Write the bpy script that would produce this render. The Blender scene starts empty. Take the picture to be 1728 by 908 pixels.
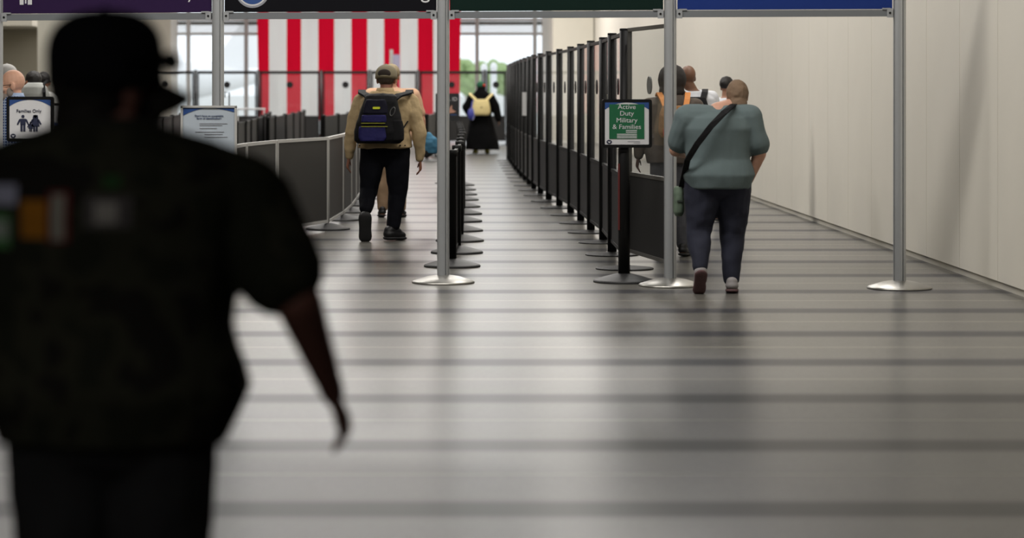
import bpy, bmesh, math, random
from mathutils import Vector, Matrix, Euler

random.seed(7)
R = math.radians
SC = bpy.context.scene
COL = SC.collection

# ------------------------------------------------------------------ camera
# The picture occupies the upper left 1200x486 pixels of the 1728x908 frame.
FPX = 4200.0          # focal length in pixels
PX, PY = 750.0, 150.0  # principal point (level camera, shifted lens)
CAMZ = 1.52
cam_d = bpy.data.cameras.new('camera')
cam = bpy.data.objects.new('camera', cam_d)
COL.objects.link(cam)
cam.location = (0, 0, CAMZ)
cam.rotation_euler = (R(90), 0, 0)
cam_d.sensor_fit = 'HORIZONTAL'
cam_d.sensor_width = 36.0
cam_d.lens = FPX / 1728.0 * 36.0
cam_d.shift_x = (864 - PX) / 1728.0
cam_d.shift_y = (PY - 454) / 1728.0
cam_d.clip_start = 0.1
cam_d.clip_end = 3000
cam_d.dof.use_dof = True
cam_d.dof.focus_distance = 21.5
cam_d.dof.aperture_fstop = 2.2
SC.camera = cam

# ------------------------------------------------------------------ sky
world = bpy.data.worlds.new('world')
SC.world = world
world.use_nodes = True
wn = world.node_tree.nodes
wn['Background'].inputs['Color'].default_value = (0.90, 0.945, 1.0, 1)
wn['Background'].inputs['Strength'].default_value = 1.5

# ------------------------------------------------------------------ hall lamps and added fill lights
def area(name, loc, sx, sy, energy, color=(1, 0.965, 0.92), rot=(0, 0, 0)):
    d = bpy.data.lights.new(name, 'AREA')
    d.shape = 'RECTANGLE'
    d.size, d.size_y = sx, sy
    d.energy = energy
    d.color = color
    o = bpy.data.objects.new(name, d)
    COL.objects.link(o)
    o.location = loc
    o.rotation_euler = rot
    return o
for yy in (29, 41, 53, 65):
    area('overhead_area_light', (-3.0, yy, 6.85), 9.0, 1.4, 640 if yy < 60 else 1500)
for yy in (24, 36, 48, 60):
    area('overhead_area_light', (2.6, yy, 6.85), 1.4, 6.0, 250)  # added lights that brighten the cream side wall
area('overhead_area_light', (-10.0, 50, 6.85), 3.0, 6.0, 380)  # added light that brightens the round column and left background
area('overhead_area_light', (-2.5, 15.6, 6.85), 10.0, 1.4, 640)
area('added_fill_light', (-2.0, 1.0, 3.18), 2.0, 0.6, 34)  # added fill light, lifts the dark foreground figure

SC.view_settings.view_transform = 'Standard'
SC.view_settings.look = 'None'
SC.view_settings.gamma = 1.0
SC.view_settings.exposure = 0.0
SC.view_settings.use_curve_mapping = False
SC.cycles.transparent_max_bounces = 96
SC.cycles.max_bounces = 10
SC.cycles.caustics_reflective = False
SC.cycles.caustics_refractive = False

# ------------------------------------------------------------------ pixel helpers
def wx(u, D): return (u - PX) / FPX * D
def wz(v, D): return CAMZ - (v - PY) / FPX * D
def gd(v): return FPX * CAMZ / (v - PY)     # distance of a floor point seen at row v

# ------------------------------------------------------------------ materials
def srgb(r, g, b):
    def f(c):
        c /= 255.0
        return c / 12.92 if c <= 0.04045 else ((c + 0.055) / 1.055) ** 2.4
    return (f(r), f(g), f(b), 1.0)

MATS = {}
def mat(name, rgb, rough=0.6, metal=0.0, var=0.10, scale=30.0, bump=0.0, bscale=None, spec=0.5):
    if name in MATS: return MATS[name]
    m = bpy.data.materials.new(name)
    m.use_nodes = True
    nt = m.node_tree
    b = nt.nodes['Principled BSDF']
    b.inputs['Roughness'].default_value = rough
    b.inputs['Metallic'].default_value = metal
    b.inputs['Specular IOR Level'].default_value = spec
    c = srgb(*rgb)
    tc = nt.nodes.new('ShaderNodeTexCoord')
    nz = nt.nodes.new('ShaderNodeTexNoise')
    nz.inputs['Scale'].default_value = scale
    nz.inputs['Detail'].default_value = 4
    nt.links.new(tc.outputs['Object'], nz.inputs['Vector'])
    mx = nt.nodes.new('ShaderNodeMix'); mx.data_type = 'RGBA'
    mx.inputs['A'].default_value = tuple(min(1, x * (1 - var)) for x in c[:3]) + (1,)
    mx.inputs['B'].default_value = tuple(min(1, x * (1 + var)) for x in c[:3]) + (1,)
    nt.links.new(nz.outputs['Fac'], mx.inputs['Factor'])
    nt.links.new(mx.outputs['Result'], b.inputs['Base Color'])
    if bump:
        n2 = nt.nodes.new('ShaderNodeTexNoise')
        n2.inputs['Scale'].default_value = bscale or scale
        n2.inputs['Detail'].default_value = 3
        nt.links.new(tc.outputs['Object'], n2.inputs['Vector'])
        bp = nt.nodes.new('ShaderNodeBump')
        bp.inputs['Strength'].default_value = bump
        bp.inputs['Distance'].default_value = 0.02
        nt.links.new(n2.outputs['Fac'], bp.inputs['Height'])
        nt.links.new(bp.outputs['Normal'], b.inputs['Normal'])
    MATS[name] = m
    return m

def glass_mat(name, haze, tint=(0.97, 0.98, 0.98), rough=0.02):
    m = bpy.data.materials.new(name); m.use_nodes = True
    nt = m.node_tree; nt.nodes.clear()
    out = nt.nodes.new('ShaderNodeOutputMaterial')
    tr = nt.nodes.new('ShaderNodeBsdfTransparent'); tr.inputs['Color'].default_value = (*tint, 1)
    gl = nt.nodes.new('ShaderNodeBsdfGlossy'); gl.inputs['Roughness'].default_value = rough
    lw = nt.nodes.new('ShaderNodeLayerWeight'); lw.inputs['Blend'].default_value = 0.5
    pw = nt.nodes.new('ShaderNodeMath'); pw.operation = 'POWER'; pw.inputs[1].default_value = 5.0
    nt.links.new(lw.outputs['Facing'], pw.inputs[0])
    fr = nt.nodes.new('ShaderNodeMath'); fr.operation = 'MULTIPLY_ADD'; fr.inputs[1].default_value = 0.26; fr.inputs[2].default_value = 0.03
    nt.links.new(pw.outputs[0], fr.inputs[0])
    mx = nt.nodes.new('ShaderNodeMixShader')
    nt.links.new(fr.outputs[0], mx.inputs[0]); nt.links.new(tr.outputs[0], mx.inputs[1]); nt.links.new(gl.outputs[0], mx.inputs[2])
    df = nt.nodes.new('ShaderNodeBsdfDiffuse'); df.inputs['Color'].default_value = (.8, .8, .8, 1)
    m2 = nt.nodes.new('ShaderNodeMixShader'); m2.inputs[0].default_value = haze
    nt.links.new(mx.outputs[0], m2.inputs[1]); nt.links.new(df.outputs[0], m2.inputs[2])
    nt.links.new(m2.outputs[0], out.inputs['Surface'])
    return m

M_GLASS = glass_mat('acrylic', 0.02)
M_WIN = glass_mat('window_glass', 0.0, (0.98, 0.99, 0.99))
M_BLACK = mat('black_powder_coat', (15, 15, 16), 0.5, spec=0.25)
M_PANEL = mat('charcoal_panel', (27, 26, 26), 0.55, var=0.06, scale=200, spec=0.25)
M_ALU = mat('aluminium', (186, 189, 192), 0.38, 0.5, var=0.03)
M_ALUW = mat('satin_silver_frame', (196, 195, 192), 0.5, 0.3, var=0.03)
M_STEEL = mat('brushed_steel', (165, 163, 158), 0.35, 0.9, var=0.05)
M_WHITE = mat('white_print', (206, 206, 208), 0.55, var=0.02)
M_INK = mat('navy_ink', (30, 36, 62), 0.6, var=0.03)
M_BLUE = mat('blue_print', (40, 72, 130), 0.5, var=0.03)
M_GREEN = mat('green_print', (24, 94, 60), 0.5, var=0.03)
M_GREY = mat('grey_print', (140, 142, 150), 0.6, var=0.03)

# ------------------------------------------------------------------ mesh builder
class MB:
    def __init__(s): s.v = []; s.f = []; s.mi = []
    def add(s, vs, fs, mi=0):
        n = len(s.v); s.v += [tuple(p) for p in vs]
        s.f += [tuple(i + n for i in f) for f in fs]; s.mi += [mi] * len(fs)
        return s
    def box(s, c, d, rot=None, mi=0):
        hx, hy, hz = d[0] / 2, d[1] / 2, d[2] / 2
        vs = [Vector((x, y, z)) for x in (-hx, hx) for y in (-hy, hy) for z in (-hz, hz)]
        if rot is not None:
            m = Euler(rot).to_matrix(); vs = [m @ p for p in vs]
        vs = [p + Vector(c) for p in vs]
        return s.add(vs, [(0, 1, 3, 2), (4, 6, 7, 5), (0, 4, 5, 1), (2, 3, 7, 6), (0, 2, 6, 4), (1, 5, 7, 3)], mi)
    def cyl(s, p0, p1, r0, r1=None, n=20, mi=0):
        r1 = r0 if r1 is None else r1
        p0, p1 = Vector(p0), Vector(p1); d = (p1 - p0).normalized()
        a = d.orthogonal().normalized(); b = d.cross(a)
        vs = []
        for p, r in ((p0, r0), (p1, r1)):
            for i in range(n):
                t = 2 * math.pi * i / n
                vs.append(p + a * (math.cos(t) * r) + b * (math.sin(t) * r))
        fs = [(i, (i + 1) % n, n + (i + 1) % n, n + i) for i in range(n)]
        fs += [tuple(range(n - 1, -1, -1)), tuple(range(n, 2 * n))]
        return s.add(vs, fs, mi)
    def lathe(s, prof, n=32, c=(0, 0, 0), mi=0):
        vs = []; fs = []
        for (r, z) in prof:
            for i in range(n):
                t = 2 * math.pi * i / n
                vs.append((c[0] + r * math.cos(t), c[1] + r * math.sin(t), c[2] + z))
        for k in range(len(prof) - 1):
            for i in range(n):
                j = (i + 1) % n
                fs.append((k * n + i, k * n + j, (k + 1) * n + j, (k + 1) * n + i))
        fs.append(tuple(range(n - 1, -1, -1)))
        fs.append(tuple((len(prof) - 1) * n + i for i in range(n)))
        return s.add(vs, fs, mi)
    def prism(s, pts, y0, y1, mi=0):
        """outline in x,z extruded along y"""
        n = len(pts)
        vs = [(x, y0, z) for x, z in pts] + [(x, y1, z) for x, z in pts]
        fs = [tuple(range(n)), tuple(range(2 * n - 1, n - 1, -1))]
        fs += [(i, n + i, n + (i + 1) % n, (i + 1) % n) for i in range(n)]
        return s.add(vs, fs, mi)
    def zprism(s, pts, z0, z1, mi=0):
        n = len(pts)
        vs = [(x, y, z0) for x, y in pts] + [(x, y, z1) for x, y in pts]
        fs = [tuple(range(n - 1, -1, -1)), tuple(range(n, 2 * n))]
        fs += [(i, (i + 1) % n, n + (i + 1) % n, n + i) for i in range(n)]
        return s.add(vs, fs, mi)
    def tube(s, path, r, n=8, closed=False, mi=0):
        path = [Vector(p) for p in path]; m = len(path); vs = []; fs = []
        a = None
        for i, p in enumerate(path):
            if closed: d = path[(i + 1) % m] - path[i - 1]
            else: d = path[min(i + 1, m - 1)] - path[max(i - 1, 0)]
            d.normalize()
            if a is None: a = d.orthogonal().normalized()
            else:
                a = a - d * a.dot(d)
                a = a.normalized() if a.length > 1e-6 else d.orthogonal().normalized()
            b = d.cross(a)
            for k in range(n):
                t = 2 * math.pi * k / n
                vs.append(p + a * math.cos(t) * r + b * math.sin(t) * r)
        for i in range(m if closed else m - 1):
            j = (i + 1) % m
            for k in range(n):
                l = (k + 1) % n
                fs.append((i * n + k, i * n + l, j * n + l, j * n + k))
        if not closed:
            fs.append(tuple(range(n - 1, -1, -1))); fs.append(tuple((m - 1) * n + k for k in range(n)))
        return s.add(vs, fs, mi)
    # --- organic primitives used by the figures
    def ell(s, c, r, rot=None, n=16, k=10, mi=0, M=None):
        vs = []; fs = []
        m = Euler(rot).to_matrix() if rot is not None else None
        c = Vector(c)
        def put(x, y, z):
            p = Vector((x * r[0], y * r[1], z * r[2]))
            if m is not None: p = m @ p
            p = p + c
            if M is not None: p = M @ p
            vs.append(p)
        put(0, 0, 1)
        for i in range(1, k):
            ph = math.pi * i / k
            for j in range(n):
                t = 2 * math.pi * j / n
                put(math.sin(ph) * math.cos(t), math.sin(ph) * math.sin(t), math.cos(ph))
        put(0, 0, -1)
        L = len(vs) - 1
        for j in range(n): fs.append((0, 1 + j, 1 + (j + 1) % n))
        for i in range(k - 2):
            for j in range(n):
                a = 1 + i * n + j; b = 1 + i * n + (j + 1) % n
                fs.append((a, a + n, b + n, b))
        o = 1 + (k - 2) * n
        for j in range(n): fs.append((o + j, L, o + (j + 1) % n))
        return s.add(vs, fs, mi)
    def cap(s, p0, p1, r0, r1, n=14, k=4, flat=None, mi=0, M=None):
        """tapered capsule; flat=(axis, factor) squashes the section along axis"""
        p0, p1 = Vector(p0), Vector(p1); d = (p1 - p0)
        L = d.length; d = d / L if L > 1e-9 else Vector((0, 0, 1))
        a = d.orthogonal().normalized(); b = d.cross(a)
        rings = []
        for i in range(k + 1):
            t = math.pi / 2 * (1 - i / k); rings.append((p0, -math.sin(t) * r0, math.cos(t) * r0))
        for i in range(k + 1):
            t = math.pi / 2 * i / k; rings.append((p1, math.sin(t) * r1, math.cos(t) * r1))
        vs = []; fs = []
        for (p, h, r) in rings:
            r = max(r, 1e-4)
            for j in range(n):
                t = 2 * math.pi * j / n
                off = a * math.cos(t) * r + b * math.sin(t) * r + d * h
                if flat is not None:
                    ax = Vector(flat[0]).normalized(); off = off - ax * off.dot(ax) * (1 - flat[1])
                q = p + off
                vs.append(M @ q if M is not None else q)
        m = len(rings)
        for i in range(m - 1):
            for j in range(n):
                l = (j + 1) % n
                fs.append((i * n + j, i * n + l, (i + 1) * n + l, (i + 1) * n + j))
        fs.append(tuple(range(n - 1, -1, -1))); fs.append(tuple((m - 1) * n + j for j in range(n)))
        return s.add(vs, fs, mi)
    def loft(s, secs, n=28, mi=0, e=2.3):
        """secs: (cx, cy, cz, rx, ry)"""
        vs = []; fs = []
        for (cx, cy, cz, rx, ry) in secs:
            for j in range(n):
                t = 2 * math.pi * j / n
                ct, st = math.cos(t), math.sin(t)
                x = math.copysign(abs(ct) ** (2 / e), ct) * rx
                y = math.copysign(abs(st) ** (2 / e), st) * ry
                vs.append((cx + x, cy + y, cz))
        m = len(secs)
        for i in range(m - 1):
            for j in range(n):
                l = (j + 1) % n
                fs.append((i * n + j, i * n + l, (i + 1) * n + l, (i + 1) * n + j))
        fs.append(tuple(range(n - 1, -1, -1))); fs.append(tuple((m - 1) * n + j for j in range(n)))
        return s.add(vs, fs, mi)
    def mesh(s, name, mats, smooth=False):
        me = bpy.data.meshes.new(name)
        me.from_pydata(s.v, [], s.f)
        for m in (mats if isinstance(mats, (list, tuple)) else [mats]): me.materials.append(m)
        if any(s.mi): me.polygons.foreach_set('material_index', s.mi)
        bm = bmesh.new(); bm.from_mesh(me); bmesh.ops.recalc_face_normals(bm, faces=bm.faces); bm.to_mesh(me); bm.free()
        if smooth: me.polygons.foreach_set('use_smooth', [True] * len(me.polygons))
        me.update()
        return me
    def build(s, name, mats, parent=None, loc=(0, 0, 0), smooth=False):
        return link(name, s.mesh(name, mats, smooth), parent, loc)

def link(name, me, parent=None, loc=(0, 0, 0)):
    o = bpy.data.objects.new(name, me); COL.objects.link(o)
    o.parent = parent; o.location = loc
    return o
def auto_smooth(o, ang=35):
    me = o.data
    me.polygons.foreach_set('use_smooth', [True] * len(me.polygons))
    bm = bmesh.new(); bm.from_mesh(me)
    for e in bm.edges:
        if len(e.link_faces) == 2 and e.calc_face_angle() > R(ang): e.smooth = False
    bm.to_mesh(me); bm.free()
    return o
def tag(o, label, cat, group=None, kind=None):
    o['label'] = label; o['category'] = cat
    if group: o['group'] = group
    if kind: o['kind'] = kind
    return o
def thing(name, label, cat, loc=(0, 0, 0), rotz=0.0, group=None):
    o = bpy.data.objects.new(name, None); COL.objects.link(o)
    o.empty_display_size = 0.1
    o.location = loc; o.rotation_euler = (0, 0, rotz)
    return tag(o, label, cat, group)
def struct(o, label, cat): return tag(o, label, cat, None, 'structure')

def text_mesh(body, size, material, extrude=0.001, align='CENTER', spacing=1.0):
    cu = bpy.data.curves.new('lettering', 'FONT')
    cu.body = body; cu.size = size; cu.align_x = align; cu.align_y = 'CENTER'
    cu.extrude = extrude; cu.space_line = spacing; cu.resolution_u = 3
    o = bpy.data.objects.new('lettering', cu); COL.objects.link(o)
    dg = bpy.context.evaluated_depsgraph_get()
    me = bpy.data.meshes.new_from_object(o.evaluated_get(dg))
    bpy.data.objects.remove(o); bpy.data.curves.remove(cu)
    me.materials.clear(); me.materials.append(material)
    me.transform(Matrix.Rotation(R(90), 4, 'X'))   # readable from -Y
    return me
def text(parent, body, size, material, loc, name='lettering', align='CENTER', sx=1.0):
    me = text_mesh(body, size, material, align=align)
    if sx != 1.0: me.transform(Matrix.Scale(sx, 4, Vector((1, 0, 0))))
    return link(name, me, parent, loc)

def rounded(w, h, r, n=5):
    pts = []
    for (cx, cz, a0) in ((w / 2 - r, h / 2 - r, 0), (-w / 2 + r, h / 2 - r, 90), (-w / 2 + r, -h / 2 + r, 180), (w / 2 - r, -h / 2 + r, 270)):
        for i in range(n + 1):
            a = R(a0 + 90 * i / n); pts.append((cx + r * math.cos(a), cz + r * math.sin(a)))
    return pts
def disc_pts(cx, cz, rx, rz=None, n=24):
    rz = rx if rz is None else rz
    return [(cx + rx * math.cos(2 * math.pi * i / n), cz + rz * math.sin(2 * math.pi * i / n)) for i in range(n)]

# ================================================================== SETTING
# --- floor: polished terrazzo with inlaid darker strips and metal dividers
def floor_material():
    m = bpy.data.materials.new('terrazzo'); m.use_nodes = True
    nt = m.node_tree; N = nt.nodes; L = nt.links
    b = N['Principled BSDF']
    tc = N.new('ShaderNodeTexCoord'); sep = N.new('ShaderNodeSeparateXYZ')
    L.new(tc.outputs['Object'], sep.inputs[0])
    def math_(op, a, bb=None):
        n = N.new('ShaderNodeMath'); n.operation = op
        for i, x in enumerate((a, bb)):
            if x is None: continue
            if isinstance(x, (int, float)): n.inputs[i].default_value = x
            else: L.new(x, n.inputs[i])
        return n.outputs[0]
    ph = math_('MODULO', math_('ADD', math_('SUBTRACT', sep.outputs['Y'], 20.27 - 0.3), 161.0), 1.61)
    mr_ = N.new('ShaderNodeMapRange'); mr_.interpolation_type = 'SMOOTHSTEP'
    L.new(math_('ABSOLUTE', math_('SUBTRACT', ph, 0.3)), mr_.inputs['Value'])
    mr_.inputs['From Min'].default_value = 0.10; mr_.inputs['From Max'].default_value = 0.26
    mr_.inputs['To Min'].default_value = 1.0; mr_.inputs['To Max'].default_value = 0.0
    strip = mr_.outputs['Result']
    wide = math_('MULTIPLY', math_('GREATER_THAN', ph, 1.10), math_('LESS_THAN', ph, 1.125))
    vo = N.new('ShaderNodeTexVoronoi'); vo.inputs['Scale'].default_value = 55
    L.new(tc.outputs['Object'], vo.inputs['Vector'])
    nz = N.new('ShaderNodeTexNoise'); nz.inputs['Scale'].default_value = 1.3; nz.inputs['Detail'].default_value = 5
    L.new(tc.outputs['Object'], nz.inputs['Vector'])
    base = N.new('ShaderNodeMix'); base.data_type = 'RGBA'
    base.inputs['A'].default_value = srgb(80, 78, 73); base.inputs['B'].default_value = srgb(108, 106, 101)
    chip = N.new('ShaderNodeMath'); chip.operation = 'MULTIPLY_ADD'
    L.new(vo.outputs['Color'], chip.inputs[0]); chip.inputs[1].default_value = 0.6; L.new(math_('MULTIPLY', nz.outputs['Fac'], 0.4), chip.inputs[2])
    L.new(chip.outputs[0], base.inputs['Factor'])
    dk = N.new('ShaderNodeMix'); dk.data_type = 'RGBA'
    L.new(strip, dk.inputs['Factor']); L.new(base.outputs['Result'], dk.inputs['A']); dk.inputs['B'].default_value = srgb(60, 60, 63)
    ln = N.new('ShaderNodeMix'); ln.data_type = 'RGBA'
    L.new(wide, ln.inputs['Factor']); L.new(dk.outputs['Result'], ln.inputs['A']); ln.inputs['B'].default_value = srgb(160, 156, 142)
    L.new(ln.outputs['Result'], b.inputs['Base Color'])
    b.inputs['Roughness'].default_value = 0.28
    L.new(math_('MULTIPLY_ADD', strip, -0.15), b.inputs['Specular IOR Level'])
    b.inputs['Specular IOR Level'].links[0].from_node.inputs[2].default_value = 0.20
    return m
W0, W1, YB, YF, CH = -15.0, 4.2, -6.0, 78.0, 7.0
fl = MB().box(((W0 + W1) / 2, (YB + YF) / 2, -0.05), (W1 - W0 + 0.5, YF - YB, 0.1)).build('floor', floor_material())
fl.data.transform(Matrix.Translation((0, 0, 0)))
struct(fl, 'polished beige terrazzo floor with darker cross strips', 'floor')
M_WALL = mat('cream_wall', (214, 209, 197), 0.7, var=0.03, scale=3)
M_WALLP = mat('cream_wall_panel', (218, 213, 201), 0.55, var=0.03, scale=2)
M_CEIL = mat('ceiling_paint', (190, 188, 182), 0.8, var=0.03)
M_BEIGE = mat('beige_wall', (168, 162, 146), 0.75, var=0.04, scale=3)
M_DARKC = mat('dark_matte', (60, 58, 55), 0.8)
c = MB().box(((W0 + W1) / 2, (14 + YF) / 2, CH + 0.1), (W1 - W0, YF - 14, 0.2)).build('ceiling', M_CEIL)
struct(c, 'high pale hall ceiling over the checkpoint lanes', 'ceiling')
c = MB().box(((W0 + W1) / 2, (YB + 14) / 2, 3.6), (W1 - W0, 14 - YB, 0.8)).build('trim_light_blocker', M_DARKC)  # added slab out of view, keeps hall light off the foreground
struct(c, 'added low dark slab blocking hall light over the approach to the checkpoint', 'soffit')
c = MB().box(((W0 + W1) / 2, 14 - 0.1, 5.5), (W1 - W0, 0.2, 3.0)).build('wall_light_blocker', M_CEIL)  # added above the slab to stop hall light reaching the foreground
struct(c, 'added pale wall blocking hall light above the low dark slab', 'wall')
c = MB().box(((W0 + W1) / 2, YB - 0.1, 1.6), (W1 - W0, 0.2, 3.2)).build('wall_back', M_DARKC)
struct(c, 'dark wall closing the approach hall', 'wall')
c = MB().box((W0 - 0.1, (YB + YF) / 2, CH / 2), (0.2, YF - YB, CH)).build('wall_left', M_BEIGE)
struct(c, 'plain beige side wall of the hall', 'wall')
wr = MB().box((W1 + 0.13, (YB + YF) / 2, CH / 2), (0.2, YF - YB, CH)).build('wall_right', M_WALL)
struct(wr, 'cream panelled side wall beyond the clear partition', 'wall')
pm = MB().box((0, 0, 0), (0.03, 1.39, 3.38)).mesh('wall_panel', M_WALLP)
for k in range(40):
    for zz in (1.75, 5.2):
        link('wall_panel', pm, wr, (W1 + 0.017, 14.0 + 1.4 * k, zz))
# pier at the far end of the side wall
px0, px1 = wx(933, 70), wx(998, 70)
c = MB().box(((px0 + W1) / 2, 74.0, CH / 2), (W1 - px0 - 0.002, 7.9, CH)).build('wall_pier', M_WALL)
struct(c, 'wide cream pier between window wall and side wall', 'wall')
# left background wall, soffit and round column
xl = wx(288, 76)
c = MB().box(((W0 + xl) / 2, 77.0, CH / 2), (xl - W0, 1.9, CH)).build('wall_end', M_WALL)
struct(c, 'pale end wall left of the window wall', 'wall')
c = MB().box(((W0 + wx(150, 62)) / 2, 62.5, 3.5), (wx(150, 62) - W0, 0.3, 6.98)).build('wall_partition', M_BEIGE)
struct(c, 'beige wall behind the queue of travellers', 'wall')
c = MB().box(((W0 + wx(66, 60)) / 2, 60.6, wz(40, 60) + 0.2), (wx(66, 60) - W0, 3.2, 0.55)).build('trim_2', M_WALL)
struct(c, 'white ceiling soffit edge above the beige wall', 'soffit')
cr = 0.86
cx_ = wx(64, 50) + cr
col = MB().lathe([(cr, 0), (cr, 6.99)], 48).build('column', mat('column_paint', (206, 203, 192), 0.65, var=0.02), None, (cx_, 50, 0), True)
auto_smooth(col); struct(col, 'thick round cream column behind the man in the dark cap', 'column')

# --- window wall
win = thing('window_1', 'tall daylight window wall with pale mullions behind the flag', 'window', (0, 78, 0)); win['kind'] = 'structure'
M_MULL = mat('mullion_paint', (196, 197, 196), 0.5, var=0.02)
M_BLIND = mat('rolled_blind', (112, 113, 106), 0.8, var=0.05)
M_TRANS = mat('transom_panel', (206, 208, 212), 0.6, var=0.02)
x0, x1 = wx(288, 78), wx(933, 78)
mu = [wx(u, 78) for u in (318, 415.5, 513, 610.5, 708, 805, 902.5)]
for x in mu:
    MB().box((x, 0, CH / 2), (0.12, 0.16, CH)).build('mullion', M_MULL, win)
for (va, vb) in ((55, 59.5), (31, 35.5)):
    za, zb = wz(va, 78), wz(vb, 78)
    MB().box(((x0 + x1) / 2, 0, (za + zb) / 2), (x1 - x0, 0.14, za - zb)).build('transom', M_MULL, win)
za, zb = wz(36, 78), wz(42, 78)
MB().box(((x0 + x1) / 2, 0.12, (za + zb) / 2), (x1 - x0, 0.06, za - zb)).build('blind', M_BLIND, win)
za, zb = wz(42, 78), wz(55, 78)
MB().box(((x0 + x1) / 2, 0.14, (za + zb) / 2), (x1 - x0, 0.03, za - zb)).build('transom_panel', glass_mat('frosted_panel', .30), win)
edges = [x0] + mu + [x1]
for a, b in zip(edges[:-1], edges[1:]):
    MB().box(((a + b) / 2, 0.02, 1.62), (b - a - 0.12, 0.01, 3.2)).build('pane', M_WIN, win)
    MB().box(((a + b) / 2, 0.02, 5.4), (b - a - 0.12, 0.01, 3.1)).build('pane', M_WIN, win)
MB().box(((x0 + x1) / 2, 0, 0.05), (x1 - x0, 0.2, 0.1)).build('sill', M_MULL, win)

# --- outdoors
og = MB().box((0, 340, -0.12), (900, 520, 0.1)).build('ground', mat('pale_concrete', (205, 205, 202), 0.9, var=0.05, scale=0.4))
struct(og, 'pale concrete apron outside the windows', 'ground')
M_LEAF = mat('hazy_foliage', (150, 172, 118), 0.8, var=0.35, scale=1.2)  # haze and overexposure are put into the pale leaf and trunk colours
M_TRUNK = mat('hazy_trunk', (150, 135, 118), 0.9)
for i, (u, v, D, w) in enumerate(((788, 101, 250, 2.9), (812, 104, 262, 2.6), (836, 102, 256, 2.8), (860, 106, 270, 2.6))):
    z = wz(v, D); xx = wx(u, D)
    t = thing('tree', 'pale green tree outside the window beyond the apron', 'tree', (xx, D, -0.07), 0, 'hazy trees outside')
    MB().cyl((0, 0, 0), (0, 0, z * 0.55), 0.16, 0.1, 10).build('trunk', M_TRUNK, t)
    m = MB()
    for k in range(26):
        a = random.uniform(0, 6.28); rr = random.uniform(0, w * 0.55); hh = random.uniform(0.35, 0.92)
        q = random.uniform(0.5, 0.95)
        m.ell((rr * math.cos(a), rr * math.sin(a), z * hh), (q, q, q * 0.8), (random.random(), random.random(), 0), 9, 6)
    m.build('foliage', M_LEAF, t, smooth=True)
M_WPLAST = mat('white_plastic', (238, 238, 238), 0.5, var=0.02)
for (u, v, h) in ((817, 107, 0), (833, 105, 0)):
    D = 96; z = wz(v, D)
    t = thing('bollard', 'white round-topped post outside the window wall', 'post', (wx(u, D), D, -0.07), 0, 'white posts outside')
    MB().lathe([(0.12, 0), (0.12, z - 0.25)], 20).build('shaft', M_WPLAST, t, smooth=True)
    MB().ell((0, 0, z - 0.12), (0.135, 0.135, 0.19)).build('head', M_WPLAST, t, smooth=True)

# --- parked airliner seen through the left panes, white against white
def airliner():
    D = 180
    t = thing('airliner', 'white parked airliner with a tall tail fin outside the windows', 'aircraft', (wx(165, D), D, 0), math.pi)
    m = MB(); secs = []
    for (y, r, z) in ((-12, .35, 3.3), (-9, 1.0, 3.1), (-5, 1.6, 2.9), (0, 1.9, 2.75), (9, 1.9, 2.75), (14, 1.6, 2.6), (17, .8, 2.4), (18, .2, 2.3)):
        secs.append((y, r, z))
    vs = []; fs = []; n = 24
    for (y, r, z) in secs:
        for j in range(n):
            a = 2 * math.pi * j / n; vs.append((y, r * math.cos(a), z + r * math.sin(a) - 0.9))
    for i in range(len(secs) - 1):
        for j in range(n): fs.append((i * n + j, i * n + (j + 1) % n, (i + 1) * n + (j + 1) % n, (i + 1) * n + j))
    fs.append(tuple(range(n))); fs.append(tuple((len(secs) - 1) * n + j for j in range(n)))
    m.add(vs, fs); m.build('fuselage', M_WPLAST, t, smooth=True)
    MB().prism([(-12.2, 3.0), (-8.0, 3.0), (-10.6, 6.6), (-12.4, 6.6)], -0.15, 0.15).build('tail_fin', M_WPLAST, t)
    MB().prism([(-12.1, 5.6), (-10.1, 5.8), (-10.7, 6.2), (-12.2, 6.2)], -0.17, -0.15).build('fin_mark', mat('pale_blue_mark', (150, 170, 205), 0.6), t)
    MB().zprism([(1, -1.2), (5, -1.2), (1.5, -12), (0, -12)], 1.2, 1.4).build('wing', M_WPLAST, t)
    MB().zprism([(1, 1.2), (5, 1.2), (1.5, 12), (0, 12)], 1.2, 1.4).build('wing', M_WPLAST, t)
    for x in (-1, 0, 11):
        MB().cyl((x, -.15, .3), (x, .15, .3), .36, n=16).build('wheel', M_BLACK, t)
        MB().cyl((x, 0, .3), (x, 0, 1.5), .1, n=8).build('gear_leg', M_GREY, t)
airliner()

# ================================================================== FLAG
D = 74.0
edge = [432, 454, 484, 508, 537, 564, 593, 620, 648, 675, 705, 731, 757, 779]
def cloth_mat(name, rgb):
    m = bpy.data.materials.new(name); m.use_nodes = True
    nt = m.node_tree; nt.nodes.clear()
    out = nt.nodes.new('ShaderNodeOutputMaterial')
    d = nt.nodes.new('ShaderNodeBsdfDiffuse'); tl = nt.nodes.new('ShaderNodeBsdfTranslucent')
    w = nt.nodes.new('ShaderNodeTexNoise'); w.inputs['Scale'].default_value = 60
    mx0 = nt.nodes.new('ShaderNodeMix'); mx0.data_type = 'RGBA'
    c = srgb(*rgb)
    mx0.inputs['A'].default_value = tuple(x * .93 for x in c[:3]) + (1,); mx0.inputs['B'].default_value = c
    nt.links.new(w.outputs['Fac'], mx0.inputs['Factor'])
    for s in (d, tl): nt.links.new(mx0.outputs['Result'], s.inputs['Color'])
    mx = nt.nodes.new('ShaderNodeMixShader'); mx.inputs[0].default_value = 0.55
    nt.links.new(d.outputs[0], mx.inputs[1]); nt.links.new(tl.outputs[0], mx.inputs[2]); nt.links.new(mx.outputs[0], out.inputs[0])
    return m
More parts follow.
